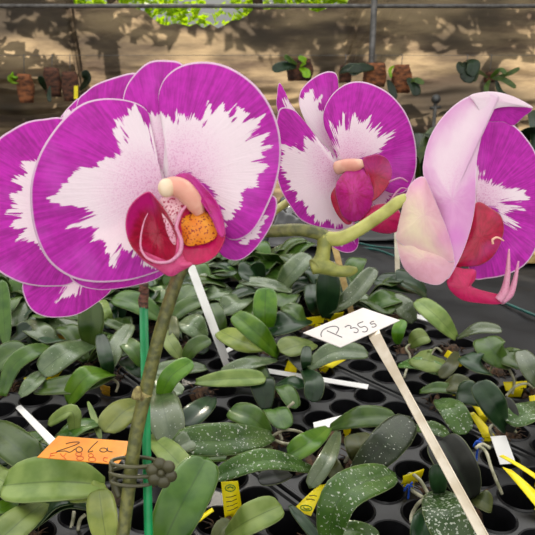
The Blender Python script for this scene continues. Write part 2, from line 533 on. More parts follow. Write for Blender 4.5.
# black plastic covered bench beyond
fb = empty('covered_bench', bp(.1, .9, 0), 'low bench covered in wrinkled black plastic film beyond the trays', 'bench')
V, Fc = [], []
na, nb = 110, 90
for i in range(na + 1):
    for j in range(nb + 1):
        a = -1.25 + 3.0 * i / na; b2 = .05 + 1.75 * j / nb
        p = bp(a, b2, 0)
        cr_ = max(0, min(1, (b2 - .12) / .3)) * max(0, min(1, (.78 - p.x) / .5)) 
        h = .004 * noise.noise(Vector((a * 6, b2 * 2, 0))) + cr_ * (.030 * noise.noise(Vector((a * 7 + 9, b2 * 7, 1))) + .022 * abs(noise.noise(Vector((a * 16, b2 * 16, 3)))))
        V.append(bp(a, b2, .66 + h))
for i in range(na):
    for j in range(nb):
        q = i * (nb + 1) + j
        Fc.append((q, q + nb + 1, q + nb + 2, q + 1))
mesh('film_cover', V, Fc, M_FILM, fb)
b = MB(); b.box(bp(.25, .925, .60), E1 * 1.5, E2 * .86, Vector((0, 0, .02))); b.build('bench_top', M_FRAME, fb, smooth=False)
for i in (-1.2, 1.7):
    for j in (.08, 1.76):
        b = MB(); b.box(bp(i, j, .29), E1 * .02, E2 * .02, Vector((0, 0, .29))); b.build('leg', M_FRAME, fb, smooth=False)

def rest(x, y, z=.668): return onz(x, y, z)
b = MB(); b.tube([rest(322, 236), rest(345, 247), rest(378, 250), rest(420, 268), rest(470, 290), rest(505, 303), rest(560, 326)], .0032, n=8, smoothn=6)
tag(b.build('hose', M_TEAL), 'thin teal hose running across the black plastic film', 'hose')
b = MB(); b.tube([rest(318, 238), rest(345, 240), rest(372, 246), rest(408, 250), rest(450, 258)], .0032, n=8, smoothn=6)
tag(b.build('hose', M_TEAL), 'second teal hose lying higher behind the fallen wooden stick', 'hose')

# ------------------------------------------------------------------ leaves and seedlings
PROF = [(0, .34), (.08, .46), (.2, .70), (.35, .90), (.52, 1.0), (.7, 1.0), (.82, .90), (.90, .73), (.95, .53), (.985, .28), (1, .05)]
def prof(t):
    for (a, x), (b2, y) in zip(PROF, PROF[1:]):
        if t <= b2: return x + (y - x) * (t - a) / (b2 - a)
    return .06
def leaf3(p3, hw, nrm, m, parent, keel=.28, name='leaf', nt_=14, ns=8, droop=.12):
    """p3: midrib points; hw: half width (m); nrm: list of up normals"""
    pts, _ = resample(p3, [0] * len(p3), max(2, nt_ // (len(p3) - 1)))
    n = len(pts); V, Fc, lx, lt = [], [], [], []
    sd = random.uniform(0, 50)
    for i, p in enumerate(pts):
        t = i / (n - 1)
        tg = (pts[min(i + 1, n - 1)] - pts[max(i - 1, 0)]).normalized()
        nn = (nrm - tg * nrm.dot(tg)).normalized()
        w = tg.cross(nn)
        W = hw * prof(t)
        for k in range(ns + 1):
            s = -1 + 2 * k / ns
            wob = .05 * hw * noise.noise(Vector((t * 4 + sd, s * 1.5, sd)))
            V.append(p + w * (s * W) + nn * (W * (keel * abs(s) - droop * s * s * 1.6) + wob))
            lx.append(s); lt.append(t)
    for i in range(n - 1):
        for k in range(ns):
            a = i * (ns + 1) + k
            Fc.append((a, a + 1, a + ns + 2, a + ns + 1))
    return mesh(name, V, Fc, m, parent, attrs={'lx': lx, 'lt': lt}, solid=.0011)

def leafpx(pts, hw, m, parent, f=.4, keel=.36, lean=0.0):
    """pts: (x, y, height above tray) along the midrib; hw: half width in pixels; f: how far the blade turns to face the viewer"""
    P = [onz(x, y, BZ + h) for x, y, h in pts]
    mid = P[len(P) // 2]
    nrm = (Vector((lean, 0, 1)) * (1 - f) + (CAM - mid).normalized() * f).normalized()
    tg = (P[-1] - P[0]).normalized()
    w = tg.cross((nrm - tg * nrm.dot(tg)).normalized())
    d = depth_of(mid)
    a0, a1 = Vector(px_of(mid)), Vector(px_of(mid + w * .001))
    t0, t1 = Vector(px_of(P[0])), Vector(px_of(P[-1]))
    tv = (t1 - t0).normalized()
    dv = a1 - a0
    perp = abs(dv.x * tv.y - dv.y * tv.x)
    k = max(perp, .45 * .001 * F / d)
    return leaf3(P, 1.1 * hw / k * .001, nrm, LM[m], parent, keel)

def plug(parent, p, r=.018, seed=1):
    b = MB(); b.ball((p.x, p.y, BZ - .012), r, r, .018, 14, 9, .5, seed)
    rnd = random.Random(seed)
    for i in range(14):
        a = rnd.uniform(0, 6.28); q = Vector((p.x, p.y, BZ - .004)) + Vector((math.cos(a), math.sin(a), 0)) * r * .6
        e = q + Vector((math.cos(a + rnd.uniform(-.8, .8)) * .012, math.sin(a) * .012, rnd.uniform(.002, .014)))
        b.tube([q, q.lerp(e, .5) + Vector((0, 0, .004)), e], [.0008, .0007, .0004], 5)
    b.build('root_plug', M_BARK, parent)

def rootpx(pts, r, parent):
    b = MB(); b.tube([onz(x, y, BZ + h) for x, y, h in pts], r, 8, smoothn=5)
    return b.build('root', M_ROOT, parent)

def seedling(label, base, leaves, roots=(), plugr=.016, plug_on=True, group=None):
    p = onz(base[0], base[1], BZ)
    t = empty('orchid_seedling', (p.x, p.y, BZ), label, 'orchid seedling', group or 'young orchid seedlings in the trays')
    if plug_on: plug(t, p, plugr, base[0] * 3 + base[1])
    for L in leaves:
        pts, hw, m = L[:3]
        kw = L[3] if len(L) > 3 else {}
        leafpx(pts, hw, m, t, **kw)
    for r in roots: rootpx(r, .0016, t)
    return t

S = seedling
# --- bottom left
S('seedling with a broad pale green leaf lying beneath the orange card', (112, 500), [
    ([(104, 486, .03), (60, 482, .05), (3, 486, .045)], 21, 'p', {'f': .55, 'keel': .6}),
    ([(106, 488, .03), (92, 490, .035), (70, 494, .03)], 11, 'y'),
    ([(108, 548, .04), (103, 520, .05), (99, 490, .05)], 14, 'y', {'f': .6})],
    [[(78, 530, 0), (80, 520, .01), (85, 515, .015)], [(74, 512, .005), (73, 520, .003), (71, 528, 0)]])
S('seedling with a long two-toned leaf rising at the left edge beside the orange card', (-20, 500), [
    ([(50, 476, .035), (22, 452, .055), (-12, 425, .05)], 17, 'g', {'f': .6}),
    ([(-25, 455, .03), (0, 480, .045), (28, 488, .04)], 12, 'p', {'f': .55})])
S('seedling with a pale leaf in the bottom left corner of the bench', (-5, 545), [
    ([(44, 503, .03), (20, 522, .04), (-8, 548, .04)], 14, 'p', {'f': .5}),
    ([(-12, 512, .03), (2, 508, .03), (18, 500, .03)], 6, 'b')])
S('seedling with a short bright strap leaf under the white stake of the orange card', (20, 445), [
    ([(8, 440, .02), (26, 440, .025), (46, 434, .02)], 6, 'b'),
    ([(30, 452, .02), (40, 450, .02), (52, 440, .02)], 5, 'p')])
S('seedling with a pale folded leaf arching over beside the white stake', (78, 445), [
    ([(74, 440, .015), (72, 412, .045), (48, 424, .03)], 7, 'p', {'f': .5}),
    ([(75, 430, .02), (90, 428, .02), (110, 426, .015)], 5, 'y'),
    ([(88, 402, .03), (94, 418, .025), (101, 440, .02)], 3, 'p')])
S('seedling with a yellowish leaf just left of the tall flower stem', (138, 415), [
    ([(142, 402, .025), (124, 412, .035), (104, 432, .03)], 12, 'y', {'f': .5}),
    ([(105, 412, .01), (112, 412, .015), (122, 415, .01)], 5, 'b')])
# --- left middle
S('seedling with two bright low leaves and a withered yellow tip beside the flower stem', (113, 378), [
    ([(112, 376, .02), (80, 384, .035), (34, 389, .02)], 9, 'g'),
    ([(113, 374, .025), (88, 376, .05), (67, 402, .02)], 10, 'b', {'f': .5})],
    [[(112, 378, .02), (118, 384, .01), (116, 392, 0)]])
S('seedling with a silvery dew-covered leaf hanging left of the green stake', (92, 348), [
    ([(92, 344, .03), (66, 353, .05), (40, 373, .035)], 11, 's', {'f': .6}),
    ([(90, 346, .03), (91, 325, .06), (91, 300, .09)], 12, 'g', {'f': .7}),
    ([(86, 342, .03), (70, 330, .04), (50, 322, .04)], 9, 's'),
    ([(88, 342, .03), (78, 330, .035), (70, 322, .04)], 4, 'g')])
S('seedling with a shiny folded leaf turning white at its tip, left edge', (4, 392), [
    ([(3, 396, .02), (12, 368, .045), (30, 353, .055), (50, 347, .045)], 8, 'g', {'f': .55}),
    ([(-10, 372, .03), (8, 356, .04), (28, 348, .04)], 11, 'g'),
    ([(20, 396, .02), (32, 384, .03), (44, 372, .03)], 7, 's')])
S('seedling with upright dark straps at the left edge under the rear bloom', (5, 348), [
    ([(6, 346, .03), (4, 318, .06), (2, 280, .10)], 7, 'g', {'f': .7}),
    ([(10, 340, .03), (18, 335, .04), (31, 326, .05)], 6, 'd'),
    ([(58, 344, .03), (40, 332, .045), (22, 322, .04)], 9, 's')])
S('seedling with a drooping grey-green leaf just left of the green stake', (110, 362), [
    ([(108, 372, .03), (116, 348, .05), (131, 324, .055)], 8, 's', {'f': .5}),
    ([(110, 378, .02), (106, 358, .05), (100, 334, .06)], 7, 'd', {'f': .6}),
    ([(100, 318, .04), (112, 324, .04), (128, 331, .03)], 4, 'g')])
S('seedling with dark leaves standing directly behind the green stake', (142, 372), [
    ([(142, 366, .03), (134, 350, .05), (122, 340, .05)], 8, 'g'),
    ([(142, 376, .02), (134, 366, .03), (124, 360, .02)], 8, 'd')])
S('seedling with a wide leaf behind the taped tip of the green stake', (150, 330), [
    ([(160, 318, .03), (138, 304, .05), (114, 297, .05)], 10, 'g', {'f': .5}),
    ([(112, 324, .03), (106, 312, .05), (102, 300, .05)], 5, 'p', {'f': .6})])
S('seedling with leaves fanning right of the flower stem below the front bloom', (170, 330), [
    ([(168, 318, .03), (180, 302, .05), (194, 286, .06)], 9, 'g', {'f': .5}),
    ([(168, 322, .03), (184, 308, .045), (202, 300, .05)], 7, 'g'),
    ([(172, 352, .02), (174, 335, .05), (173, 316, .05)], 5, 'o', {'f': .6})])
S('seedling with two broad pale leaves between flower stem and white stake', (184, 358), [
    ([(182, 360, .03), (172, 346, .045), (162, 330, .05)], 7, 'p', {'f': .5}),
    ([(206, 338, .03), (194, 326, .05), (180, 322, .045)], 11, 's', {'f': .5}),
    ([(184, 362, .03), (194, 347, .05), (210, 339, .055)], 7, 'g', {'f': .5}),
    ([(206, 368, .02), (180, 368, .03), (152, 371, .025)], 7, 's')])
S('seedling with a bright green leaf curving up close right of the flower stem', (160, 415), [
    ([(160, 402, .03), (170, 378, .06), (192, 361, .07)], 9, 'b', {'f': .6}),
    ([(158, 385, .02), (163, 406, .05), (172, 444, .035)], 16, 's', {'f': .65, 'keel': .35}),
    ([(156, 372, .02), (164, 384, .03), (182, 394, .03)], 8, 's')])
S('seedling with pale leaves half hidden behind the flower shaped clip', (158, 478), [
    ([(150, 436, .03), (168, 452, .045), (190, 476, .04)], 11, 'p', {'f': .5}),
    ([(205, 436, .03), (192, 440, .045), (174, 448, .04)], 9, 's')])
S('seedling with a huge smooth dark green leaf rising at the bottom right of the clip', (172, 548), [
    ([(160, 552, .03), (180, 508, .06), (207, 458, .075)], 22, 'g', {'f': .7}),
    ([(214, 545, .015), (222, 530, .02), (232, 522, .02)], 8, 'o')],
    [[(200, 520, .01), (202, 508, .015), (206, 498, .01)]])
# --- centre
S('seedling with a broad leaf pair and curling roots left of the empty cells', (272, 440), [
    ([(272, 436, .03), (230, 440, .05), (172, 441, .04)], 15, 'w', {'f': .6}),
    ([(270, 434, .03), (252, 418, .05), (230, 410, .045)], 11, 'g', {'f': .6}),
    ([(270, 446, .025), (250, 452, .04), (228, 466, .035)], 9, 'o')],
    [[(282, 440, .01), (278, 424, .012), (284, 412, .02), (294, 402, .03)], [(270, 438, .01), (284, 430, .02), (300, 432, .015), (312, 440, .005)],
     [(274, 440, .01), (288, 444, .015), (300, 440, .01)]])
S('seedling with a long pale arching leaf above the upright yellow label', (315, 466), [
    ([(313, 470, .03), (264, 460, .06), (214, 477, .04)], 10, 'w', {'f': .55}),
    ([(290, 474, .02), (276, 477, .03), (258, 480, .03)], 7, 'n'),
    ([(204, 458, .03), (216, 457, .03), (231, 456, .03)], 5, 'b')])
S('seedling with a folded pale leaf in front of the upright yellow label', (228, 530), [
    ([(226, 536, .02), (250, 520, .05), (281, 506, .05)], 14, 'p', {'f': .6, 'keel': .5}),
    ([(290, 506, .02), (302, 520, .02), (318, 540, .015)], 5, 'd')])
S('seedling with a bright folded leaf beneath the white strip in the centre', (332, 436), [
    ([(328, 428, .03), (310, 442, .05), (288, 456, .04)], 10, 'b', {'f': .55, 'keel': .4}),
    ([(338, 432, .03), (328, 458, .05), (309, 488, .035)], 8, 's', {'f': .5, 'keel': .45}),
    ([(344, 482, .02), (334, 470, .03), (326, 456, .035)], 8, 'o', {'f': .6}),
    ([(330, 428, .02), (360, 418, .045), (397, 418, .04)], 10, 'g', {'f': .45})],
    [[(345, 462, .01), (350, 456, .02), (360, 458, .01)]])
S('seedling with one rounded grey leaf left of the big dewy dark leaf', (360, 462), [
    ([(362, 462, .02), (360, 448, .04), (356, 434, .04)], 13, 'o', {'f': .75}),
    ([(352, 476, .025), (384, 446, .055), (410, 417, .06)], 17, 'k', {'f': .75, 'keel': .1})])
S('seedling with a large dewy leaf arching right at the bottom edge', (322, 545), [
    ([(328, 548, .03), (342, 495, .075), (394, 473, .06)], 18, 'w', {'f': .6}),
    ([(322, 542, .02), (350, 530, .035), (380, 538, .03)], 8, 'w'),
    ([(318, 522, .02), (326, 500, .035), (334, 480, .04)], 5, 'd', {'f': .6})])
S('seedling with a bright upright leaf pair in the centre of the bench', (270, 352), [
    ([(278, 356, .02), (258, 334, .06), (234, 314, .075)], 10, 'b', {'f': .6}),
    ([(266, 332, .03), (265, 312, .06), (266, 288, .085)], 11, 'b', {'f': .75, 'keel': .45}),
    ([(264, 348, .02), (242, 342, .04), (220, 331, .035)], 10, 'y', {'f': .5})])
S('seedling with low grey leaves left of the bright upright leaf pair', (246, 306), [
    ([(258, 302, .03), (246, 305, .035), (234, 305, .03)], 6, 's'),
    ([(252, 294, .03), (236, 302, .045), (221, 311, .035)], 9, 's'),
    ([(232, 290, .03), (218, 292, .04), (203, 294, .035)], 7, 's'),
    ([(224, 332, .02), (218, 318, .04), (213, 303, .05)], 7, 'g', {'f': .6})])
S('seedling with a dark blue-green leaf right of the bright upright pair', (308, 330), [
    ([(308, 320, .03), (290, 322, .045), (268, 330, .035)], 10, 'd'),
    ([(306, 324, .03), (296, 312, .05), (284, 306, .05)], 7, 'g')])
S('seedling with a rounded dark leaf and a grey one lying under the cream card', (310, 372), [
    ([(306, 372, .02), (286, 342, .02), (276, 338, .02)], 10, 'n'),
    ([(308, 368, .03), (334, 352, .05), (368, 353, .04)], 9, 's', {'f': .5}),
    ([(314, 344, .02), (298, 346, .03), (280, 352, .03)], 9, 'p'),
    ([(306, 372, .02), (306, 360, .04), (307, 346, .045)], 5, 'd', {'f': .7}),
    ([(304, 370, .025), (314, 382, .035), (312, 402, .02)], 9, 'd', {'f': .6})],
    [[(300, 380, .01), (292, 384, .012), (286, 392, .003)], [(296, 376, .012), (288, 378, .01), (282, 386, .003)]])
S('seedling with a lime-lit flat leaf at the left of the empty cells', (202, 392), [
    ([(196, 382, .03), (230, 379, .04), (266, 378, .035)], 8, 'p', {'f': .5}),
    ([(276, 360, .02), (250, 364, .035), (220, 374, .025)], 6, 's'),
    ([(212, 398, .02), (200, 410, .03), (182, 426, .025)], 10, 'd')])
# --- back, hand placed
S('seedling with tall dark upright leaves below the knobbed stem', (324, 318), [
    ([(326, 318, .02), (328, 296, .06), (328, 270, .10)], 11, 'd', {'f': .8}),
    ([(318, 314, .02), (315, 300, .05), (312, 284, .06)], 9, 'd', {'f': .75}),
    ([(328, 312, .03), (352, 296, .06), (375, 268, .09)], 8, 's', {'f': .6, 'keel': .5})])
S('seedling with broad leaves and a silver-grey strap at the back left of the knob', (288, 296), [
    ([(292, 292, .04), (266, 284, .05), (240, 281, .045)], 5, 's', {'f': .3}),
    ([(276, 292, .03), (292, 272, .07), (308, 254, .09)], 9, 's', {'f': .55}),
    ([(262, 284, .03), (252, 276, .05), (238, 272, .06)], 7, 'd'),
    ([(262, 282, .03), (258, 272, .05), (256, 262, .07)], 7, 'd', {'f': .6})])
S('seedling with dark glossy leaves behind the cream card at the bench edge', (398, 318), [
    ([(414, 292, .03), (396, 284, .05), (376, 279, .05)], 8, 'd'),
    ([(410, 300, .03), (390, 298, .05), (368, 305, .04)], 7, 'g'),
    ([(414, 322, .02), (404, 308, .04), (390, 296, .045)], 9, 's', {'f': .6}),
    ([(426, 294, .03), (412, 284, .05), (396, 280, .06)], 8, 'd'),
    ([(398, 344, .02), (398, 332, .04), (403, 320, .05)], 6, 'b', {'f': .7})])
S('seedling with a pale pointed leaf standing at the bench edge', (452, 350), [
    ([(456, 338, .02), (438, 318, .05), (417, 300, .06)], 9, 'p', {'f': .55}),
    ([(458, 338, .02), (478, 329, .04), (502, 330, .04)], 5, 's', {'f': .3}),
    ([(446, 362, .02), (432, 362, .04), (414, 357, .035)], 10, 'p', {'f': .55}),
    ([(456, 352, .02), (452, 364, .04), (440, 378, .03)], 6, 'o')],
    [[(442, 352, .01), (436, 348, .012), (430, 356, .002)]])
S('seedling with one oval pale leaf and a curling root beside the card stake', (408, 352), [
    ([(410, 346, .02), (418, 338, .035), (428, 336, .035)], 8, 'p', {'f': .6}),
    ([(398, 366, .02), (420, 364, .035), (446, 373, .03)], 6, 'w')],
    [[(408, 368, .003), (410, 356, .015), (406, 348, .025), (412, 344, .02), (416, 350, .01)], [(404, 378, .003), (408, 366, .01), (412, 362, .006)]])
S('seedling with a big rounded leaf and arched roots near the right edge', (496, 372), [
    ([(510, 364, .03), (494, 352, .05), (484, 338, .055)], 13, 'g', {'f': .6}),
    ([(528, 364, .02), (514, 360, .04), (500, 350, .04)], 8, 'g'),
    ([(490, 374, .02), (478, 364, .04), (464, 356, .04)], 9, 'd')],
    [[(490, 372, .01), (494, 364, .025), (506, 366, .03), (514, 380, .015), (512, 394, .0)], [(506, 396, .005), (516, 386, .015), (528, 384, .015), (536, 392, .0)]])
S('seedling with a grey leaf cut by the right edge of the picture', (536, 392), [
    ([(544, 392, .02), (532, 372, .05), (520, 350, .06)], 9, 's', {'f': .6}),
    ([(550, 404, .02), (530, 412, .04), (506, 422, .035)], 10, 'w', {'f': .5})])
S('seedling with a tall purple-backed dark leaf at the right', (505, 432), [
    ([(506, 430, .02), (494, 406, .06), (478, 382, .075)], 12, 'd', {'f': .7}),
    ([(486, 402, .03), (472, 394, .045), (457, 394, .04)], 11, 'd', {'f': .6}),
    ([(510, 432, .02), (510, 414, .04), (502, 398, .05)], 8, 'n', {'f': .7}),
    ([(440, 390, .02), (455, 384, .035), (474, 388, .03)], 8, 'o')],
    [[(494, 440, .01), (490, 428, .02), (500, 424, .02), (516, 432, .005)]])
S('seedling with a dew-flecked pointed leaf right of the card stake', (440, 405), [
    ([(438, 400, .02), (452, 410, .04), (466, 434, .025)], 11, 'w', {'f': .65}),
    ([(408, 430, .02), (430, 428, .035), (450, 436, .025)], 6, 'w'),
    ([(420, 392, .02), (440, 388, .03), (470, 394, .02)], 5, 'g')])
S('seedling with a large dark folded leaf behind the lower card stake', (468, 498), [
    ([(472, 498, .015), (456, 466, .05), (440, 440, .06)], 18, 'n', {'f': .75, 'keel': .6})],
    [[(478, 446, .03), (486, 452, .03), (492, 470, .02), (502, 494, .0)], [(476, 448, .03), (482, 444, .03), (490, 448, .03)]])
S('seedling with an oval leaf thickly dotted white at the bottom right', (438, 500), [
    ([(438, 492, .03), (446, 512, .05), (462, 548, .035)], 21, 'x', {'f': .75}),
    ([(440, 496, .03), (438, 482, .05), (437, 464, .065)], 8, 'd', {'f': .75}),
    ([(474, 498, .015), (482, 500, .02), (492, 506, .015)], 9, 'o', {'f': .5}),
    ([(436, 505, .01), (424, 522, .02), (420, 545, .01)], 11, 'd', {'f': .6})],
    [[(432, 496, .02), (420, 502, .015), (412, 514, .003), (411, 524, .0)], [(428, 494, .015), (420, 480, .02), (410, 474, .015), (402, 484, .004)],
     [(424, 498, .015), (414, 492, .01), (408, 486, .005)]])

# --- crowded rows further back: prototypes, then copies with a loop
def proto(seed):
    rnd = random.Random(seed)
    t = empty('orchid_seedling', (0, 0, BZ), 'dark green orchid seedling in the crowded back rows of the bench', 'orchid seedling', 'crowded seedlings in the back rows')
    plug(t, Vector((0, 0, 0)), .014, seed)
    n = rnd.randint(4, 5)
    a0 = rnd.uniform(0, 6.28)
    for i in range(n):
        a = a0 + (i % 2) * math.pi + rnd.uniform(-.55, .55) + (i // 2) * .5
        L = rnd.uniform(.065, .115); up = rnd.uniform(.15, .9)
        d = Vector((math.cos(a), math.sin(a), 0))
        b0 = Vector((0, 0, BZ + .012)) + d * .004
        p1 = b0 + d * L * .5 * (1 - .35 * up) + Vector((0, 0, L * .38 * up + .012))
        p2 = b0 + d * L * (1 - .4 * up) + Vector((0, 0, L * .75 * up * up + rnd.uniform(-.006, .012)))
        nrm = (Vector((0, 0, 1)) - d * .8 * up).normalized()
        leaf3([b0, p1, p2], rnd.uniform(.017, .024), nrm, LM[rnd.choice('gdggsdgd')], t, .3)
    return t
protos = [proto(s) for s in range(11, 17)]
used = set()
def copy_tree(o):
    c = o.copy(); C.objects.link(c)
    for ch in o.children:
        d = ch.copy(); d.parent = c; C.objects.link(d)
    return c
rnd = random.Random(5)
cnt = 0
occupied = [onz(x, y, BZ) for x, y in [(10, 398), (30, 405), (20, 385), (92, 348), (5, 348), (150, 330), (170, 330), (246, 306), (308, 330), (324, 318), (288, 296), (398, 318), (270, 352), (452, 350), (110, 362), (142, 372), (184, 358)]]
zones = [  # x0, x1, y0, y1, share of cells planted, scale, label, group
    (-60, 400, 246, 322, .60, 1.0, 'dark green orchid seedling in the crowded back rows of the bench', 'crowded seedlings in the back rows'),
    (400, 560, 246, 300, .60, 1.0, 'dark green orchid seedling in the crowded back rows of the bench', 'crowded seedlings in the back rows'),
    (-60, 215, 322, 385, .45, .72, 'small orchid seedling tucked low between the larger leaves left of the white stake', 'low seedlings left of the white stake'),
    (430, 580, 372, 440, .25, .55, 'small orchid seedling low among the larger leaves near the right edge', 'low seedlings near the right edge'),
    (-60, 60, 455, 560, .40, .62, 'small orchid seedling low beneath the pale leaves in the bottom left corner', 'low seedlings at bottom left'),
    (180, 275, 385, 425, .45, .62, 'small orchid seedling low in the tray left of the empty cells', 'low seedlings left of the empty cells'),
]
for c in cells:
    x, y = px_of(c)
    zn = next((z for z in zones if z[0] < x < z[1] and z[2] < y <= z[3]), None)
    if zn is None or rnd.random() > zn[4]: continue
    if (x < 20 and y < 268) or (20 <= x < 185 and y < 280): continue      # wholly behind the blooms
    if min((c - q).length for q in occupied) < .03: continue
    o = protos[cnt] if cnt < len(protos) else copy_tree(rnd.choice(protos))
    s = rnd.uniform(.88, 1.12) * zn[5]
    o.location = (c.x, c.y, BZ); o.rotation_euler = (0, 0, rnd.uniform(0, 6.28)); o.scale = (s, s, s)
    o['group'] = zn[7]
    if 'back rows' in zn[7]:
        col_ = next(t for lim, t in ((60, 'under the left rear bloom'), (140, 'left of the green stake'), (185, 'behind the flower stem'), (235, 'behind the long white stake'), (300, 'below the gap between the front and middle blooms'), (345, 'below the knobbed branch'), (400, 'behind the priced card'), (999, 'below the right bloom')) if x < lim)
        row_ = next(t for lim, t in ((268, 'farthest row'), (284, 'far row'), (302, 'nearer row'), (999, 'nearest row')) if y < lim)
        o['label'] = 'dark green orchid seedling %s, %s' % (col_, row_)
    elif 'white stake' in zn[7]:
        col_ = next(t for lim, t in ((20, 'at the left edge'), (70, 'under the silvery dew-covered leaf'), (125, 'left of the green stake'), (170, 'behind the flower stem'), (999, 'left of the long white stake')) if x < lim)
        row_ = 'farther back' if y < 345 else ('in the middle' if y < 366 else 'nearest')
        o['label'] = 'small low orchid seedling %s, %s' % (col_, row_)
    else:
        zl = next(t for key, t in (('right edge', 'near the right edge'), ('bottom left', 'in the bottom left corner'), ('empty cells', 'left of the empty cells')) if key in zn[7])
        o['label'] = 'small low orchid seedling %s, %s' % (zl, ('row %s' % ('farther back' if y < (zn[2] + zn[3]) / 2 else 'nearer')) + (' on the left side' if x < (zn[0] + zn[1]) / 2 else ' on the right side'))
    cnt += 1
print('back seedlings', cnt)

# ------------------------------------------------------------------ labels, stakes
def plate(corners, th, m, name, parent=None, bevel=.0003):
    """a thin plate from four world points"""
    a, b2, c, d = corners
    n = (b2 - a).cross(d - a).normalized()
    if n.dot(CAM - a) < 0: n = -n
    V = [p + n * th / 2 for p in corners] + [p - n * th / 2 for p in corners]
    o = mesh(name, V, [(0, 1, 2, 3), (7, 6, 5, 4), (0, 4, 5, 1), (1, 5, 6, 2), (2, 6, 7, 3), (3, 7, 4, 0)], m, parent, smooth=False, bevel=bevel)
    return o, n

def strip(pts, w, th, nrm, m, name, parent=None):
    """a flat bar through points: half width w, thickness th"""
    V, Fc = [], []
    pts = [Vector(p) for p in pts]
    ws = w if isinstance(w, list) else [w] * len(pts)
    for i, p in enumerate(pts):
        t = (pts[min(i + 1, len(pts) - 1)] - pts[max(i - 1, 0)]).normalized()
        n = (nrm - t * nrm.dot(t)).normalized(); s = t.cross(n) * ws[i]
        V += [p - s + n * th / 2, p + s + n * th / 2, p + s - n * th / 2, p - s - n * th / 2]
    for i in range(len(pts) - 1):
        for k in range(4):
            a, b2 = i * 4 + k, i * 4 + (k + 1) % 4
            Fc.append((a, b2, b2 + 4, a + 4))
    e = (len(pts) - 1) * 4
    Fc += [(3, 2, 1, 0), (e, e + 1, e + 2, e + 3)]
    return mesh(name, V, Fc, m, parent, smooth=False, bevel=th * .2)

def plane_px(p0, n, x, y):
    r = ray(x, y)
    return CAM + r * ((p0 - CAM).dot(n) / r.dot(n))

def ink(strokes, p0, n, th, r, m, name, parent, org, sc):
    b = MB()
    for s in strokes:
        pts = [plane_px(p0 + n * (th / 2 + r * .3), n, org[0] + x / sc, org[1] + y / sc) for x, y in s]
        b.tube(pts, r, 6, smoothn=4 if len(pts) > 2 else 0)
    return b.build(name, m, parent)
def circ(cx, cy, rx, ry, n=12): return [(cx + rx * math.cos(2 * math.pi * k / n), cy + ry * math.sin(2 * math.pi * k / n)) for k in range(n + 1)]

# orange card
cd = [at(58, 436, .475), at(136, 442, .462), at(130, 467, .442), at(37, 457.5, .455)]
cd[2] = cd[1] + (cd[3] - cd[0]) * 1.02
foot = onz(10, 398, BZ - .03)
t = empty('plant_label', (foot.x, foot.y, BZ), 'orange handwritten card on a white stake behind the flower stem', 'plant label')
o, n = plate(cd, .0008, M_ORANGE, 'card', t)
mid = cd[0].lerp(cd[1], .12).lerp(cd[3].lerp(cd[2], .12), .45) - n * .0022
strip([foot, mid], .0034, .0012, n, M_WHITE, 'stake', t)
ink([[(205, 128), (235, 121), (266, 122), (240, 136), (200, 150), (163, 163), (200, 160), (222, 166), (248, 150)],
     circ(264, 154, 14, 12), [(347, 117), (322, 140), (303, 163), (312, 164), (326, 160)],
     circ(372, 156, 16, 9), [(390, 146), (392, 160), (412, 164)]], cd[0], n, .0008, .00033, M_INK, 'lettering', t, (20, 415), 4.458)
ink([[(137, 170), (134, 184), (127, 197)], [(136, 172), (166, 167)], [(133, 182), (154, 180)], [(180, 172), (192, 184), (206, 170)], [(194, 184), (204, 198)],
     circ(262, 174, 13, 9), circ(268, 193, 15, 9), circ(316, 180, 11, 8), circ(322, 198, 16, 10), [(392, 192), (376, 190), (372, 202), (390, 210)]], cd[0], n, .0008, .00028, M_REDINK, 'lettering', t, (20, 415), 4.458)

# cream card on the long stake
cd = [at(303, 333, .505), at(363, 308, .545), at(399.5, 321, .525), at(340.5, 347.6, .485)]
cd[2] = cd[1] + cd[3] - cd[0]
j_ = at(375, 335, .512); l_ = at(483, 535, .420); dv_ = (l_ - j_).normalized(); foot = j_ + dv_ * ((BZ - .02 - j_.z) / dv_.z)
t = empty('plant_label', (foot.x, foot.y, BZ), 'white priced card on a long cream stake rising from the bottom right', 'plant label')
o, n = plate(cd, .0009, M_CARD, 'card', t)
e0 = at(374, 330, .512) - n * .002
def onplane(x, y, off): return plane_px(cd[0] - n * off, n, x, y)
j0 = onplane(373, 330, .0022); j1 = onplane(375, 336, .0012)
nn = (CAM - j1).normalized()
sp = [j0, j1, j1.lerp(foot, .08), j1.lerp(foot, .16), foot]
strip(sp, [.0052, .0052, .0044, .0034, .0042], .0016, nn, M_CREAM, 'stake', t)
sdv = (foot - j1).normalized().cross(nn).normalized()
for s in (-1, 1):
    b = MB(); b.tube([j1.lerp(foot, .18) + sdv * s * .0026 + nn * .0008, foot.lerp(j1, .03) + sdv * s * .0036 + nn * .0008], .0005, 6); b.build('rib', M_CREAM, t)
ink([[(140, 208), (138, 196), (146, 180), (166, 168), (190, 162), (210, 164), (217, 175), (206, 194)], [(165, 182), (198, 196), (232, 211)],
     [(245, 166), (258, 158), (272, 162), (270, 171), (288, 168), (304, 177), (298, 190), (284, 188)],
     [(326, 141), (302, 152), (314, 166), (334, 162), (346, 174), (338, 186), (322, 186)],
     [(374, 139), (358, 145), (362, 152), (378, 150), (384, 158), (376, 165), (364, 165)]], cd[0], n, .0009, .0004, M_GREY, 'lettering', t, (290, 290), 4.458)

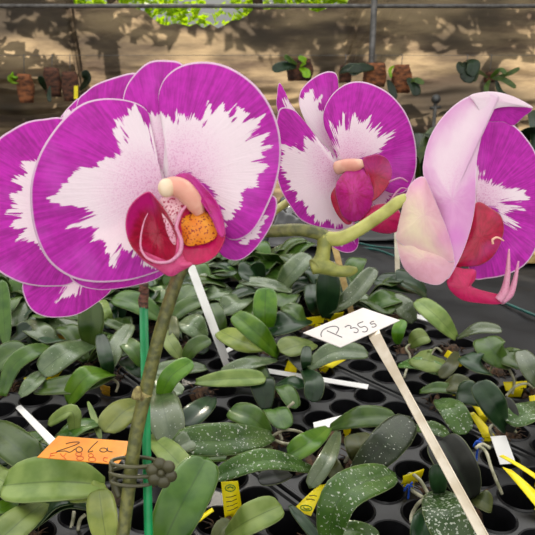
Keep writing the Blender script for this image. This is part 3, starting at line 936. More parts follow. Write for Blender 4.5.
# white stake behind the front lip; wooden stick; pale stick
def stake(top, foot, w, m, lab, name='plant_stake', cat='stake', hz=0):
    P0 = onz(foot[0], foot[1], BZ - .012); d0 = depth_of(P0)
    P1 = at(top[0], top[1], d0 - hz)
    o = strip([P0, P1], w, .0015, (CAM - P0).normalized(), m, name)
    return tag(o, lab, cat)
stake((187, 256), (229, 369), .0058, M_WHITE, 'long white plastic stake leaning back from beneath the front bloom', hz=-.02)
stake((334, 244), (357, 334), .0049, M_WOOD, 'tan wooden stick standing behind the white priced card', 'wooden_stick', 'stick', hz=-.01)
stake((396.5, 228), (398, 292), .0046, M_CREAM, 'pale stick standing behind the pale sepals of the right bloom', 'wooden_stick', 'stick')
def flat(a, b2, w, h0, h1, m, lab):
    P0, P1 = onz(a[0], a[1], BZ + h0), onz(b2[0], b2[1], BZ + h1)
    tag(strip([P0, P1], w, .0011, Vector((0, -.3, 1)), m, 'label_strip'), lab, 'label')
flat((262, 370), (368, 387), .0042, .006, .005, M_WHITE, 'long white strip label lying across the empty cells')
flat((314, 427), (376, 411), .0060, .004, .022, M_WHITE, 'white strip label poking out above the olive leaf in the centre')
flat((224, 352), (242, 343), .0042, .005, .01, M_WHITE, 'short white label end showing right of the leaning white stake')
flat((412, 315), (434, 321), .0058, .006, .006, M_WHITE, 'white label lying at the bench edge right of the priced card')
flat((498, 436), (508, 464), .0080, .02, .004, M_WHITE, 'white label standing beside the blue tie at right')

# yellow tags: plate plus a tongue pushed into the tray
def ytag(q, hs, lab, m=M_YEL, curl=False, marks=0, foot_edge=(2, 3)):
    P = [onz(x, y, BZ + h) for (x, y), h in zip(q, hs)]
    n = (P[1] - P[0]).cross(P[3] - P[0]).normalized()
    if n.dot(CAM - P[0]) < 0: n = -n
    m0 = P[foot_edge[0]].lerp(P[foot_edge[1]], .5)
    t = empty('yellow_tag', (m0.x, m0.y, BZ), lab, 'tag', 'yellow plant tags')
    V, Fc = [], []
    N = 6
    for i in range(N + 1):                      # two blade edges, gently bowed
        s = i / N
        a, c = P[0].lerp(P[3], s), P[1].lerp(P[2], s)
        bow = n * ((P[3] - P[0]).length * (.12 if curl else .03) * math.sin(math.pi * s))
        V += [a + bow, c + bow]
    for i in range(N): Fc.append((2 * i, 2 * i + 1, 2 * i + 3, 2 * i + 2))
    mesh('blade', V, Fc, m, t, solid=.0007)
    low = Vector((m0.x, m0.y + .004, min(BZ - .008, m0.z - .006)))
    w = (P[foot_edge[0]] - P[foot_edge[1]]).length * .3
    strip([m0, low], w, .0008, Vector((0, -1, .2)), m, 'tongue', t)
    if marks:
        b = MB(); up = (P[3] - P[0]); rt = (P[1] - P[0])
        bow = lambda s: n * ((P[3] - P[0]).length * .03 * math.sin(math.pi * s) + .0005)
        for k in range(marks):
            s0 = .42 + .13 * k
            pts = [P[0] + up * s + rt * u + (P[2] - P[3] - rt) * (s * u) + bow(s) for s, u in ((s0, .18), (s0 + .03, .5), (s0 + .01, .8))]
            b.tube(pts, .0003, 5)
        b.build('print', M_INK, t)
        b = MB()
        pts = [P[0] + up * (.17 + .09 * math.sin(a)) + rt * (.5 + .3 * math.cos(a)) + bow(.17) for a in [2 * math.pi * k / 12 for k in range(13)]]
        b.tube(pts, .0004, 5)
        b.tube([P[0] + up * .17 + rt * .34 + bow(.17), P[0] + up * .13 + rt * .5 + bow(.17), P[0] + up * .18 + rt * .68 + bow(.17)], .0005, 5)
        b.build('emblem', M_GREENINK, t)
    return t
ytag([(221, 482), (238, 481), (242, 510), (225, 519)], [.035, .035, .006, .006], 'upright yellow printed tag at the bottom centre left', marks=4)
ytag([(293, 510), (311, 516), (326, 484), (318, 486)], [.012, .012, .02, .02], 'yellow tapering tag with a green emblem at the bottom centre', marks=2)
ytag([(214, 511), (212, 508), (176, 536), (179, 540)], [.02, .02, .006, .006], 'thin yellow tag edge slanting at the bottom of the huge dark leaf')
ytag([(305, 318), (326, 315), (323, 323), (309, 326)], [.016, .02, .006, .004], 'yellow tag left of the white priced card top')
ytag([(326, 315), (344, 312), (342, 318), (325, 320)], [.016, .02, .006, .004], 'yellow tag directly behind the white priced card')
ytag([(332, 354), (351, 357), (332, 368), (317, 364)], [.014, .012, .004, .004], 'yellow tag lying under the lower corner of the white priced card')
ytag([(289, 359), (298, 365), (296, 374), (284, 372)], [.02, .018, .004, .004], 'small yellow tag with a blue tie beside the white strip')
ytag([(448, 350), (468, 361), (460, 367), (444, 356)], [.018, .014, .004, .006], 'yellow tag below the pale pointed leaf at the bench edge')
ytag([(469, 413), (474, 412), (495, 436), (483, 438)], [.024, .024, .006, .006], 'yellow tag slanting past the dew-flecked pointed leaf', marks=0)
ytag([(472, 405), (478, 403), (488, 414), (480, 418)], [.018, .018, .006, .006], 'yellow tag under the tall purple-backed leaf')
ytag([(502, 467), (512, 470), (545, 500), (540, 512)], [.022, .022, .006, .006], 'long yellow tag reaching out of the right edge', marks=0)
ytag([(499, 456), (503, 455), (540, 477), (538, 481)], [.022, .022, .01, .01], 'thin yellow tag just above the long one at the right edge')
ytag([(503, 382), (527, 381), (526, 388), (506, 391)], [.012, .012, .004, .004], 'yellow tag under the arched roots near the right edge')
ytag([(525, 357), (540, 360), (542, 367), (530, 364)], [.014, .014, .004, .004], 'yellow tag by the grey leaf on the right edge')
ytag([(529, 396), (541, 394), (541, 402), (530, 404)], [.012, .012, .004, .004], 'small yellow tag below the arched roots on the right edge')
ytag([(403, 476), (424, 469), (417, 482), (401, 484)], [.018, .022, .006, .006], 'curled yellow tag beside the empty cells at lower right', curl=True)
ytag([(452, 387), (460, 385), (459, 392), (453, 394)], [.012, .012, .004, .004], 'tiny yellow tag right of the card stake')
ytag([(16, 304), (26, 302), (21, 309), (15, 312)], [.02, .02, .01, .01], 'small yellow tag under the rear bloom, upper of the pair at left')
ytag([(20, 318), (26, 315), (25, 321), (18, 322)], [.016, .016, .006, .006], 'small yellow tag under the rear bloom, lower of the pair at left')
ytag([(44, 373), (62, 371), (56, 379), (40, 382)], [.016, .016, .004, .004], 'yellow tag beneath the silvery dew-covered leaf')
ytag([(24, 378), (33, 376), (32, 384), (24, 384)], [.014, .014, .004, .004], 'small yellow tag left of the silvery dew-covered leaf')
ytag([(57, 334), (76, 336), (78, 341), (60, 340)], [.012, .012, .004, .004], 'faded ochre tag below the rear bloom sepal', M_YELD)
ytag([(100, 384), (110, 387), (110, 393), (101, 390)], [.014, .014, .004, .004], 'withered ochre tag beside the flower stem', M_YELD)
ytag([(207, 264), (215, 265), (214, 270), (208, 270)], [.02, .02, .01, .01], 'small yellow tag just under the front bloom lip')
ytag([(343, 428), (351, 427), (350, 433), (344, 434)], [.012, .012, .004, .004], 'tiny yellow tag beneath the olive leaf in the centre')
# blue ties
def tie(x, y, h, lab):
    p = onz(x, y, BZ + h); b = MB()
    b.tube([p + Vector((-.004, 0, -.004)), p + Vector((-.001, 0, .002)), p + Vector((.003, -.001, .001))], .0011, 6, smoothn=3)
    b.tube([p + Vector((0, 0, -h - .004)), p + Vector((.0005, 0, 0)), p + Vector((.003, 0, .005))], .0010, 6, smoothn=3)
    tag(b.build('twist_tie', M_BLUE), lab, 'tie')
tie(409, 487, .012, 'blue twist tie beside the curled yellow tag')
tie(478, 443, .03, 'blue twist tie on the grey root at right')
tie(295, 362, .014, 'blue twist tie on the small yellow tag by the white strip')

# ------------------------------------------------------------------ green stake, flower stem, clip
st_top = at(143.5, 300, .315); st_low = at(148.3, 520, .312)
dirv = (st_low - st_top).normalized()
st_bot = st_top + dirv * ((BZ - .02 - st_top.z) / dirv.z)
t = empty('support_stake', st_bot, 'bright green plastic stake with a taped tip beside the flower stem', 'stake')
b = MB(); b.tube([st_top, st_bot], .00225, 14); b.build('rod', M_STAKE, t)
b = MB(); b.tube([at(144, 309, .315), at(143.2, 300, .315), at(144.6, 293, .315), at(143, 284, .315)], [.0023, .0027, .0024, .0021], 10, smoothn=4)
b.tube([at(140, 291, .314), at(145, 287, .313), at(147, 283, .314)], [.0012, .0014, .0009], 7, smoothn=3); b.build('tape', M_RAFFIA, t)

plant = empty('orchid_plant', (at(112, 650, .295).x, at(112, 650, .295).y, BZ), 'flowering orchid spike with four magenta and white blooms on an arching stem', 'orchid')
# flower stem
sp = [(118, 570, .300), (124, 528, .302), (131, 470, .303), (137, 430, .303), (146, 390, .302), (158, 340, .299), (170, 300, .297), (180, 272, .296), (192, 252, .297), (214, 238, .301), (244, 231, .304), (272, 231, .305), (300, 230, .305), (320, 234, .305), (327, 240, .305)]
P = [at(*q) for q in sp]
down = [Vector((P[0].x - .004, P[0].y - .002, BZ - .02)), Vector((P[0].x - .003, P[0].y - .001, BZ + .04))]
b = MB()
W = [6.4, 6.4, 6.4, 6.6, 7, 7, 7, 6.6, 6.6, 6.6, 6.6, 6.6, 6.6, 6.6, 6.6, 7, 7.5]
b.tube(down + P, [w * .3 / 600 for w in W], 16, smoothn=6)
b.build('stem', M_STEM, plant)
b = MB()   # node ring and bract
b.tube([at(141, 398, .3025), at(145.6, 391, .3023)], [.0040, .0041], 16)
b.tube([at(136.5, 398, .2985), at(137.5, 391, .298), at(138.5, 386, .2985)], [.0028, .0022, .0006], 8, smoothn=3); b.build('bract', M_BRACT, plant)
b = MB()   # knob and stub
b.tube([at(325, 236, .305), at(323.5, 250, .304), at(321, 261, .303), at(315, 267, .302)], [.0038, .0036, .0042, .0044], 14, smoothn=4)
b.tube([at(311, 268, .302), at(322, 266, .302), at(338, 271, .302), at(350, 271, .302), at(357, 269.5, .3025)], [.0034, .0043, .0031, .0028, .0012], 14, smoothn=5)
b.build('branch_stub', M_BRANCH, plant)
def pedicel(q, w):
    b = MB(); b.tube([at(*p) for p in q], [x * .3 / 600 for x in w], 14, smoothn=5); return b.build('pedicel', M_PED, plant)
pedicel([(323, 238, .305), (340, 238.5, .304), (360, 229, .302), (384, 213, .300), (404, 200, .298), (428, 205, .300)], [7.6, 7.4, 6.6, 6.2, 6.4, 7])
pedicel([(258, 232, .305), (266, 222, .345), (280, 207, .380), (330, 178, .400)], [5, 5, 5, 5])
pedicel([(205, 242, .300), (195, 225, .296), (180, 200, .283)], [5, 5, 5])
pedicel([(181, 271, .2965), (150, 245, .303), (110, 222, .306)], [5, 5, 5])

# clip
t = empty('orchid_clip', at(135, 480, .303), 'olive plastic flower-shaped clip holding stem and green stake together', 'clip')
b = MB()
pxm = .3 / 600
for yy, (cx, rx) in ((462, (134, 23)), (472, (134, 24)), (481, (133, 22))):
    pts = []
    for k in range(25):
        a = 2 * math.pi * k / 24
        pts.append(at(cx + rx * math.cos(a), yy - 5.0 * math.sin(a), .303 + rx * pxm * .55 * math.sin(a)))
    b.tube(pts, .00095, 8, caps=False)
for (x, y, d) in ((111, 471, .303), (157, 470, .303)):
    b.tube([at(x, y - 9, d), at(x, y + 9, d)], .0011, 8)
b.tube([at(112, 478, .303), at(116, 487, .305), at(120, 497, .305)], [.0016, .0024, .002], 8, smoothn=3)
b.build('clasp', M_CLIP, t)
b = MB()
fc = (161.5, 473)
for k in range(6):
    a = R(60 * k + 18)
    x, y = fc[0] + 9.2 * math.cos(a), fc[1] + 9.2 * math.sin(a)
    b.ball(at(x, y, .2985 - .0004 * k), .0035, .0019, .0035, 16, 10)
b.tube([at(fc[0], fc[1], .2985), at(157, 471, .304)], .002, 8)
b.build('flower_ornament', M_CLIP, t)
b = MB(); b.ball(at(fc[0] - .5, fc[1], .2955), .0019, .0016, .0019, 12, 8); b.build('ornament_centre', M_CLIP, t)

# ------------------------------------------------------------------ blooms
def inside(x, y, poly):
    r = False; n = len(poly)
    for i in range(n):
        (x0, y0), (x1, y1) = poly[i], poly[i - 1]
        if (y0 > y) != (y1 > y) and x < (x1 - x0) * (y - y0) / (y1 - y0) + x0: r = not r
    return r
def segd(x, y, poly):
    best = 1e9
    for i in range(len(poly)):
        (x0, y0), (x1, y1) = poly[i - 1], poly[i]
        dx, dy = x1 - x0, y1 - y0; L = dx * dx + dy * dy
        t = 0 if L == 0 else max(0, min(1, ((x - x0) * dx + (y - y0) * dy) / L))
        d = (x - x0 - t * dx) ** 2 + (y - y0 - t * dy) ** 2
        if d < best: best = d
    return math.sqrt(best)

def petal(name, parent, outline, base, d0, m, g=(0, 0), cup=0.0, ruf=(0, 5, 0), white=None, M=144, K=50, th=.0006, fix=None, dfn=None, roll=0.0):
    """a petal: its outline at its own distance; d0 depth at base (m), g slope mm/px, cup mm at the rim, ruf (mm, waves, phase)"""
    O = closed(outline, M)
    B = Vector((base[0], base[1], 0))
    V, rad, ca, sa, pat = [], [], [], [], []
    sd = random.uniform(0, 99)
    for k in range(K + 1):
        r = (k / K) ** .85
        for i, o in enumerate(O):
            q = B + (o - B) * r
            an = math.atan2(o.y - B.y, o.x - B.x)
            z = g[0] * (q.x - B.x) + g[1] * (q.y - B.y) + cup * r * r
            z += ruf[0] * r ** 3 * math.sin(ruf[1] * an + ruf[2])
            z += .5 * r * noise.noise(Vector((q.x * .045, q.y * .045, sd)))
            z += roll * max(0, r - .8) ** 2 * 25
            if dfn: z += dfn(q.x, q.y, r)
            V.append(at(q.x, q.y, d0 + z * .001))
            rad.append(r); ca.append(math.cos(an)); sa.append(math.sin(an))
            if white == 'all': pat.append(-30)
            elif white is None: pat.append(30)
            else:
                s = segd(q.x, q.y, white) * .45
                pat.append(-s if inside(q.x, q.y, white) else s)
    Fc = []
    for k in range(K):
        for i in range(M):
            a, b2 = k * M + i, k * M + (i + 1) % M
            Fc.append((a, b2, b2 + M, a + M))
    return mesh(name, V, Fc, m, parent, attrs={'rad': rad, 'ca': ca, 'sa': sa, 'pat': pat}, solid=th)

PM = petal_mat('petal_splash', amp=4.6, K=15, mag=(214, 34, 196))
PM2 = petal_mat('petal_splash_fine', amp=3.0, K=13, seed=4, mag=(214, 34, 196))
PB = petal_mat('petal_back', mag=(232, 168, 218), deep=(228, 160, 214), pale=(248, 226, 238), amp=6, K=2, blush=.15, trans=.2, soft=7, stripes=.5)
PSB = petal_mat('sepal_back', mag=(238, 184, 204), deep=(232, 172, 190), pale=(246, 228, 196), amp=4, K=1.5, blush=.0, trans=.15, soft=7, stripes=.4)
LIPM = petal_mat('lip_crimson', mag=(190, 6, 66), deep=(150, 2, 44), pale=(204, 14, 128), amp=2, K=2.5, rim=False, trans=.08, blush=0, soft=2.2)
LIPP = petal_mat('lip_magenta', mag=(206, 28, 150), deep=(176, 10, 96), amp=1, K=2.5, rim=False, trans=.1)
LIPK = petal_mat('lip_pink', mag=(226, 84, 140), deep=(206, 50, 110), amp=1, K=2.5, rim=False, trans=.1)
LIPR = petal_mat('lip_rose', mag=(212, 20, 100), deep=(186, 8, 78), amp=1, K=2.5, rim=False, trans=.1)
def dotted(name, c1, c2, dot, sc=900, lo=.58):
    m, nt, p, out = newmat(name); k = NT(nt)
    a = k.noise(k.obj(), 120, 2); d = k.noise(k.obj(), sc, 1)
    col = k.mix(k.ramp(a, .35, .65), lin(*c1), lin(*c2))
    col = k.mix(k.ramp(d, lo, lo + .04), col, lin(*dot))
    k.l(col, p.inputs['Base Color']); p.inputs['Roughness'].default_value = .45
    return m
CALLUS = dotted('callus_orange', (244, 160, 30), (232, 128, 24), (150, 30, 30), 950, .60)
THROAT = dotted('throat_spotted', (240, 196, 204), (232, 168, 190), (176, 30, 80), 1100, .56)
COL = simple('column_cream', lin(244, 196, 170), lin(234, 164, 144), .4, 120)
COLT = simple('column_tip', lin(250, 228, 200), lin(246, 214, 180), .4, 120)

# ---- front bloom
A = empty('flower', at(175, 195, .275) - plant.location, 'large front bloom facing the viewer'); A.parent = plant
wl = [(47, 199), (70, 180), (73, 169), (92, 167), (108, 158), (124, 154), (113, 132), (117, 121), (128, 140), (126, 118), (132, 106), (142, 112), (151, 125), (156, 150), (163, 172), (169, 186), (173, 230), (168, 262), (150, 270),
      (141, 264), (138, 252), (132, 256), (126, 246), (119, 244), (114, 266), (108, 260), (103, 240), (90, 241), (98, 226), (68, 228), (96, 213), (76, 207)]
petal('petal', A, [(166, 176), (157, 165), (152, 148), (150, 127), (147, 111), (136, 103), (118, 99), (97, 99.5), (79, 106), (62, 121), (47, 141), (37, 161), (31, 184), (31, 209), (35, 232), (44, 254), (56, 268), (73, 278), (92, 282), (112, 282), (130, 280), (148, 275), (163, 268), (172, 250), (174, 222), (172, 195)],
      (163, 187), .2700, PM, (-.05, .01), 5.5, (2.2, 5, .5), wl)
wr = [(160, 113), (177, 122), (175, 112), (187, 119), (192, 112), (203, 126), (208, 101), (214, 116), (221, 104), (233, 119), (237, 106), (250, 114), (245, 122), (263, 116), (258, 127), (246, 139), (268, 132), (258, 143), (270, 146), (258, 151), (268, 158), (252, 162), (265, 166), (256, 174), (258, 188), (246, 186), (243, 201), (236, 208), (230, 220), (224, 228), (222, 205), (205, 184), (185, 172), (168, 180), (158, 170), (160, 140)]
petal('petal', A, [(167, 182), (164, 165), (165, 145), (165, 122), (160, 107), (159, 94), (164, 80), (174, 70), (187, 64), (204, 62), (221, 64.5), (238, 72), (255, 85), (268, 102), (276.5, 121), (280.5, 141), (280, 164), (275, 187), (267, 207), (257, 226), (247, 236), (236, 240), (227, 237), (224, 225), (223, 210), (217, 199), (206, 184), (188, 178)],
      (171, 178), .2675, PM, (.045, 0), 6, (2.0, 5, 2), wr)
petal('sepal', A, [(160, 180), (150, 152), (138, 128), (124, 107), (126, 88), (137, 72), (150, 62), (166, 60.5), (182, 64), (192, 82), (188, 112), (178, 142), (170, 168)],
      (163, 165), .2730, PM2, (0, -.02), 3, (.8, 3, 0), [(146, 116), (152, 110), (156, 116), (166, 112), (172, 120), (182, 118), (180, 150), (172, 180), (155, 180), (142, 140), (138, 124)])
petal('sepal', A, [(170, 236), (167, 268), (158, 278), (141, 284), (118, 288.5), (97, 289.5), (79, 285), (70, 275), (82, 262), (112, 246), (148, 232)],
      (160, 245), .2790, PM2, (-.03, .02), 2.5, (.6, 3, 0), None)
petal('sepal', A, [(192, 222), (205, 212), (232, 206), (262, 196), (276, 198), (275, 216), (265, 236), (251, 253), (239, 260), (227, 258.5), (217, 250), (200, 238)],
      (200, 226), .2790, PM2, (.03, .02), 2.5, (.6, 3, 1), [(240, 243), (250, 232), (258, 222), (266, 218), (262, 226), (258, 238), (250, 240), (246, 246)])
# lip of the front bloom
petal('lip_side_lobe', A, [(149, 192), (139, 197), (130, 207), (126, 221), (127.5, 236), (133, 248), (142, 257), (153, 263.5), (166, 265), (175, 256), (179, 243), (176, 232), (170, 220), (164, 210), (156, 199)],
      (158, 234), .2690, LIPM, (.02, .02), -10, (0, 3, 0), [(150, 190), (138, 195), (127, 207), (123, 222), (126, 240), (133, 226), (138, 214), (146, 206), (158, 206)])
petal('lip_side_lobe', A, [(176, 177), (186, 174), (195, 178), (206, 190), (217, 203), (223, 220), (225, 236), (221, 248), (214, 257), (203, 263), (192, 264.5), (184, 260), (178, 250), (177, 236), (178, 218), (184, 204), (182, 190)],
      (201, 226), .2668, LIPR, (0, 0), -6, (0, 3, 0), None)
petal('lip_side_lobe', A, [(175, 177), (184, 173), (193, 176), (205, 188), (217, 203), (223, 219), (225, 235), (220, 236), (214, 222), (207, 210), (198, 198), (187, 186)],
      (203, 196), .2600, LIPP, (0, 0), -2, (0, 3, 0), None, K=16, M=80)
petal('lip_mid_lobe', A, [(133, 247), (140, 256), (153, 264), (166, 264), (175, 255), (179, 243), (178, 233), (182, 240), (182, 252), (186, 261), (193, 264), (181, 271), (170, 276), (156, 268), (142, 259)],
      (175, 265), .2575, LIPK, (-.05, 0), 2, (0, 3, 0), None, K=16, M=90)
petal('callus', A, [(182, 219), (191, 214), (198, 208), (207, 213), (214, 224), (217, 234), (211, 241), (197, 245), (186, 245), (181, 234)],
      (198, 228), .2608, CALLUS, (0, 0), 2, (.5, 5, 0), None, K=16, M=60)
petal('callus', A, [(160, 200), (170, 195), (181, 199), (186, 206), (180.5, 216), (177, 228), (177, 245), (171, 241), (166, 228), (162, 213)],
      (172, 214), .2605, THROAT, (0, 0), 1.5, (0, 3, 0), None, K=14, M=50)
b = MB()
b.tube([at(x, y, d) for x, y, d in [(186, 206, .2585), (182, 211, .2578), (178.5, 219, .2573), (176.5, 227, .257), (179, 234, .257), (181.5, 242, .257), (180.5, 251, .257), (176, 257, .2565), (168, 262, .256), (156, 262, .2562), (146, 257, .257), (141, 248, .258), (141, 236, .2585), (144, 222, .259), (148, 213, .2595)]], [.0006, .0007, .0008, .0008, .0008, .0009, .0009, .0008, .0007, .0006, .0005, .0005, .0004, .0003, .0002], 8, smoothn=5)
b.build('lip_margin', LIPK, A)
b = MB()
b.tube([at(166.5, 187.5, .2560), at(173, 186.5, .2568), at(182, 189, .2578), at(190, 197, .2590), at(196, 206, .2606), at(200, 214, .2618)], [.0033, .0043, .0045, .0043, .0037, .0020], 18, smoothn=5)
b.build('column', COL, A)
b = MB(); b.ball(at(166.5, 188, .2545), .0037, .0032, .0041, 18, 12); b.build('anther_cap', COLT, A)

# ---- rear left bloom
B_ = empty('flower', at(95, 215, .302) - plant.location, 'bloom half hidden behind the front one at the left edge'); B_.parent = plant
petal('petal', B_, [(64, 119), (44, 119), (27, 122), (10, 131), (-3, 141), (-18, 165), (-24, 200), (-18, 240), (-6, 266), (10, 278), (28, 284.5), (50, 286.5), (72, 283), (90, 262), (98, 222), (92, 175), (84, 140)],
      (88, 212), .2990, PM, (-.03, 0), 3, (1.2, 4, 0), [(40, 160), (22, 162), (28, 172), (15, 179), (25, 186), (6, 197), (18, 205), (2, 215), (22, 214), (11, 231), (25, 228), (16, 241), (34, 239), (45, 255), (60, 252), (96, 240), (96, 185), (60, 160)])
petal('petal', B_, [(78, 101), (86, 92), (97, 84), (118, 76.5), (135, 73), (150, 78), (160, 108), (152, 150), (122, 178), (95, 190), (80, 160), (76, 125)],
      (98, 180), .2995, PM2, (0, 0), 3, (1, 3, 0), None)
petal('sepal', B_, [(61, 122), (64, 113), (71, 105), (80, 98), (90, 104), (92, 140), (92, 190), (82, 190), (72, 150)],
      (88, 175), .3050, PM2, (0, 0), 2, (0, 3, 0), [(60, 125), (65, 112), (72, 108), (76, 120), (84, 150), (92, 190), (80, 190)])
petal('sepal', B_, [(23, 283), (25, 298), (32, 310), (43, 316), (57, 317.5), (76, 315), (94, 305), (111, 290), (114, 270), (98, 250), (62, 250), (35, 264)],
      (85, 258), .3030, PM2, (0, .03), 2.5, (.8, 3, 0), [(57, 302), (62, 294), (66, 287), (60, 280), (90, 262), (92, 280), (81, 287), (79, 294), (70, 296), (62, 300)])

# ---- middle bloom
Cc = empty('flower', at(340, 175, .366) - plant.location, 'middle bloom turned right, behind the branching stem'); Cc.parent = plant
petal('sepal', Cc, [(300, 93), (304, 86), (311, 79.5), (320, 74), (329, 71.5), (336, 74), (338, 84), (338, 100), (336, 120), (338, 140), (342, 160), (334, 160), (325, 149), (312, 133), (303, 116), (299, 103)],
      (333, 148), .3700, PM2, (0, -.03), 2, (.5, 3, 0), [(298, 100), (304, 96), (312, 90), (314, 102), (322, 96), (318, 110), (330, 110), (340, 120), (342, 165), (330, 165), (300, 125)])
petal('sepal', Cc, [(277, 108), (277, 95), (279, 83), (284, 90), (290, 103), (304, 124), (300, 140), (285, 130)],
      (296, 128), .3800, PM2, (0, 0), 1, (0, 3, 0), [(284, 98), (288, 100), (306, 122), (300, 140), (288, 118)])
petal('petal', Cc, [(281, 108), (293, 110), (304, 121), (317, 138), (331, 153), (340, 164), (345, 184), (346, 205), (344, 228), (330, 229), (314, 226), (300, 219), (290, 206), (280, 188), (275, 165), (274, 140), (277, 118)],
      (336, 170), .3610, PM, (-.02, .02), 2.5, (1.2, 4, 1), [(282, 147), (290, 150), (296, 146), (300, 152), (306, 148), (304, 138), (316, 140), (330, 152), (345, 164), (348, 232), (338, 226), (330, 222), (320, 224), (308, 212), (296, 196), (285, 178), (281, 160)])
petal('sepal', Cc, [(318, 195), (312, 215), (318, 232), (330, 245), (344, 252.5), (355, 250.5), (358.5, 240), (354, 222), (344, 198), (334, 188)],
      (335, 200), .3680, PM2, (0, .02), 2, (.5, 3, 0), [(310, 190), (345, 190), (352, 220), (354, 244), (348, 240), (340, 246), (338, 236), (328, 240), (316, 222)])
petal('sepal', Cc, [(365, 176), (390, 172), (412, 170), (414, 182), (404, 196), (388, 212), (372, 214), (362, 196)],
      (368, 186), .3720, PM2, (0, .02), 2, (.5, 3, 0), [(366, 190), (384, 182), (400, 186), (392, 192), (384, 206), (370, 204)])
petal('petal', Cc, [(339, 163), (331, 141), (324, 124), (324, 110), (332, 95), (344, 85), (358, 81.5), (374, 85), (391, 95), (405, 112), (413, 132), (416.5, 154), (415, 174), (407, 190), (394, 194), (378, 186), (362, 176), (350, 170)],
      (345, 163), .3570, PM, (.03, .01), 3.5, (1.2, 4, 2), [(337, 160), (336, 141), (331, 122), (338, 132), (344, 114), (347, 128), (354, 113), (361, 122), (371, 117), (368, 129), (379, 126), (378, 136), (397, 132), (384, 144), (379, 153), (362, 158), (360, 174), (345, 172)])
petal('lip_side_lobe', Cc, [(363, 160), (370, 156), (378, 154.5), (388, 160), (392, 173), (387, 187), (376, 199), (370, 200), (368, 182)],
      (375, 176), .3500, LIPM, (.05, 0), -3, (0, 3, 0), None, K=16, M=60)
petal('lip_side_lobe', Cc, [(336, 185), (345, 172), (357, 166), (366, 170), (371, 182), (373.5, 195), (369, 210), (356, 221.5), (344, 217), (338, 202)],
      (354, 194), .3420, LIPP, (0, 0), 6, (0, 3, 0), None, K=18, M=60)
petal('lip_side_lobe', Cc, [(331, 196), (338, 184), (346, 178), (348, 200), (352, 221), (346, 224), (336, 212)],
      (341, 203), .3480, LIPM, (0, 0), 2, (0, 3, 0), None, K=14, M=50)
petal('lip_mid_lobe', Cc, [(358, 216), (364, 226), (374, 231), (388, 233.5), (399, 229.5), (401, 216), (394, 206), (382, 204), (368, 208)],
      (380, 218), .3480, LIPR, (.05, 0), 4, (0, 3, 0), None, K=16, M=60)
b = MB(); b.tube([at(337, 168, .354), at(346, 166, .350), at(356, 165, .3465), at(363, 163, .345)], [.004, .0042, .0038, .0022], 12, smoothn=4); b.build('column', COL, Cc)
b = MB()
b.tube([at(389, 204, .346), at(396, 193, .345), at(402, 188, .345), (at(409, 190, .346))], [.0009, .0007, .0005, .0004], 6, smoothn=4)
b.tube([at(389, 182, .346), at(400, 178, .345), at(408, 182, .345)], [.0006, .0006, .0004], 6, smoothn=4)
b.build('lip_tendril', LIPP, Cc)

# ---- right bloom, seen from behind
D = empty('flower', at(450, 230, .305) - plant.location, 'right-hand bloom seen from behind with pale pink petal backs'); D.parent = plant
petal('petal', D, [(473, 205), (474, 165), (480, 138), (487, 121), (500, 120), (513, 125), (525, 137), (536, 155), (542, 185), (542, 220), (537, 245), (525, 264.5), (507, 274.5), (488, 278.5), (472, 277), (466, 245)],
      (478, 205), .3220, PM, (.10, 0), 3, (1.2, 3, 0), [(470, 165), (478, 167), (484, 174), (480, 178), (494, 184), (524, 191), (527, 199), (500, 202), (524, 210), (506, 214), (517, 228), (503, 223), (495, 207), (480, 206), (466, 206)])
petal('petal', D, [(424, 178), (424, 158), (430, 137), (441, 119), (456, 104), (471, 95.5), (486, 92.5), (499, 97), (492, 106), (487, 116), (481, 137), (476.5, 161), (475.5, 185), (475, 203), (471, 226), (463, 251), (451, 275), (446, 278), (444, 250), (438, 215)],
      (452, 200), .3000, PB, (-.05, 0), 2, (1.0, 3, 0), [(426, 165), (446, 128), (468, 102), (492, 90), (500, 96), (488, 118), (474, 150), (464, 180), (452, 196), (436, 190)])
petal('petal_flap', D, [(485, 92.5), (499, 93.8), (515, 98.5), (532, 108), (523, 117), (513, 125.5), (503, 122), (488, 121), (486, 114), (490, 106)],
      (500, 108), .3040, PM2, (.1, .1), 1.5, (.5, 3, 0), None, K=16, M=70)
petal('petal_fold', D, [(470, 95.5), (486, 92), (500, 93), (516, 98), (533, 107.5), (526, 107), (508, 106.5), (494, 109), (486, 116), (480, 112), (474, 102)],
      (494, 100), .3005, PB, (.08, .0), 1.0, (0, 3, 0), 'all', K=14, M=80)
petal('sepal', D, [(423, 177), (411, 184), (404, 202), (397.5, 230), (397, 240), (412, 250), (430, 256), (451, 262), (453.5, 256), (448, 234), (439, 211), (430, 190)],
      (424, 215), .2920, PSB, (.02, .03), 5, (.6, 3, 0), [(404, 205), (416, 196), (424, 215), (434, 240), (440, 256), (398, 238)])
petal('sepal', D, [(397, 232), (412, 240), (430, 247), (453, 258), (451, 273), (440, 284), (427, 283), (412, 276), (401, 261)],
      (424, 258), .2960, PSB, (.0, .02), 4, (.6, 3, 1), [(390, 226), (410, 236), (430, 246), (438, 252), (420, 256), (402, 248)])
petal('lip_side_lobe', D, [(476, 203), (490, 208), (500.5, 216), (503.5, 230), (499, 246), (491, 258), (478, 265.5), (463, 266.5), (453, 267), (456, 250), (466, 228)],
      (480, 238), .3110, LIPM, (.02, 0), 4, (0, 3, 0), None, K=18, M=70)
petal('lip_mid_lobe', D, [(447, 282), (452, 268), (464, 269), (475, 270), (475, 279), (471, 286), (482, 291), (493, 294), (503, 296), (508, 300), (498, 304), (480, 303), (463, 300), (452, 292)],
      (466, 287), .3080, LIPR, (.03, 0), 3, (0, 3, 0), None, K=16, M=90)
b = MB()
b.tube([at(498, 300, .311), at(504, 292, .310), at(507.5, 275, .309), at(509, 249, .309)], [.0024, .0022, .0015, .0004], 8, smoothn=5)
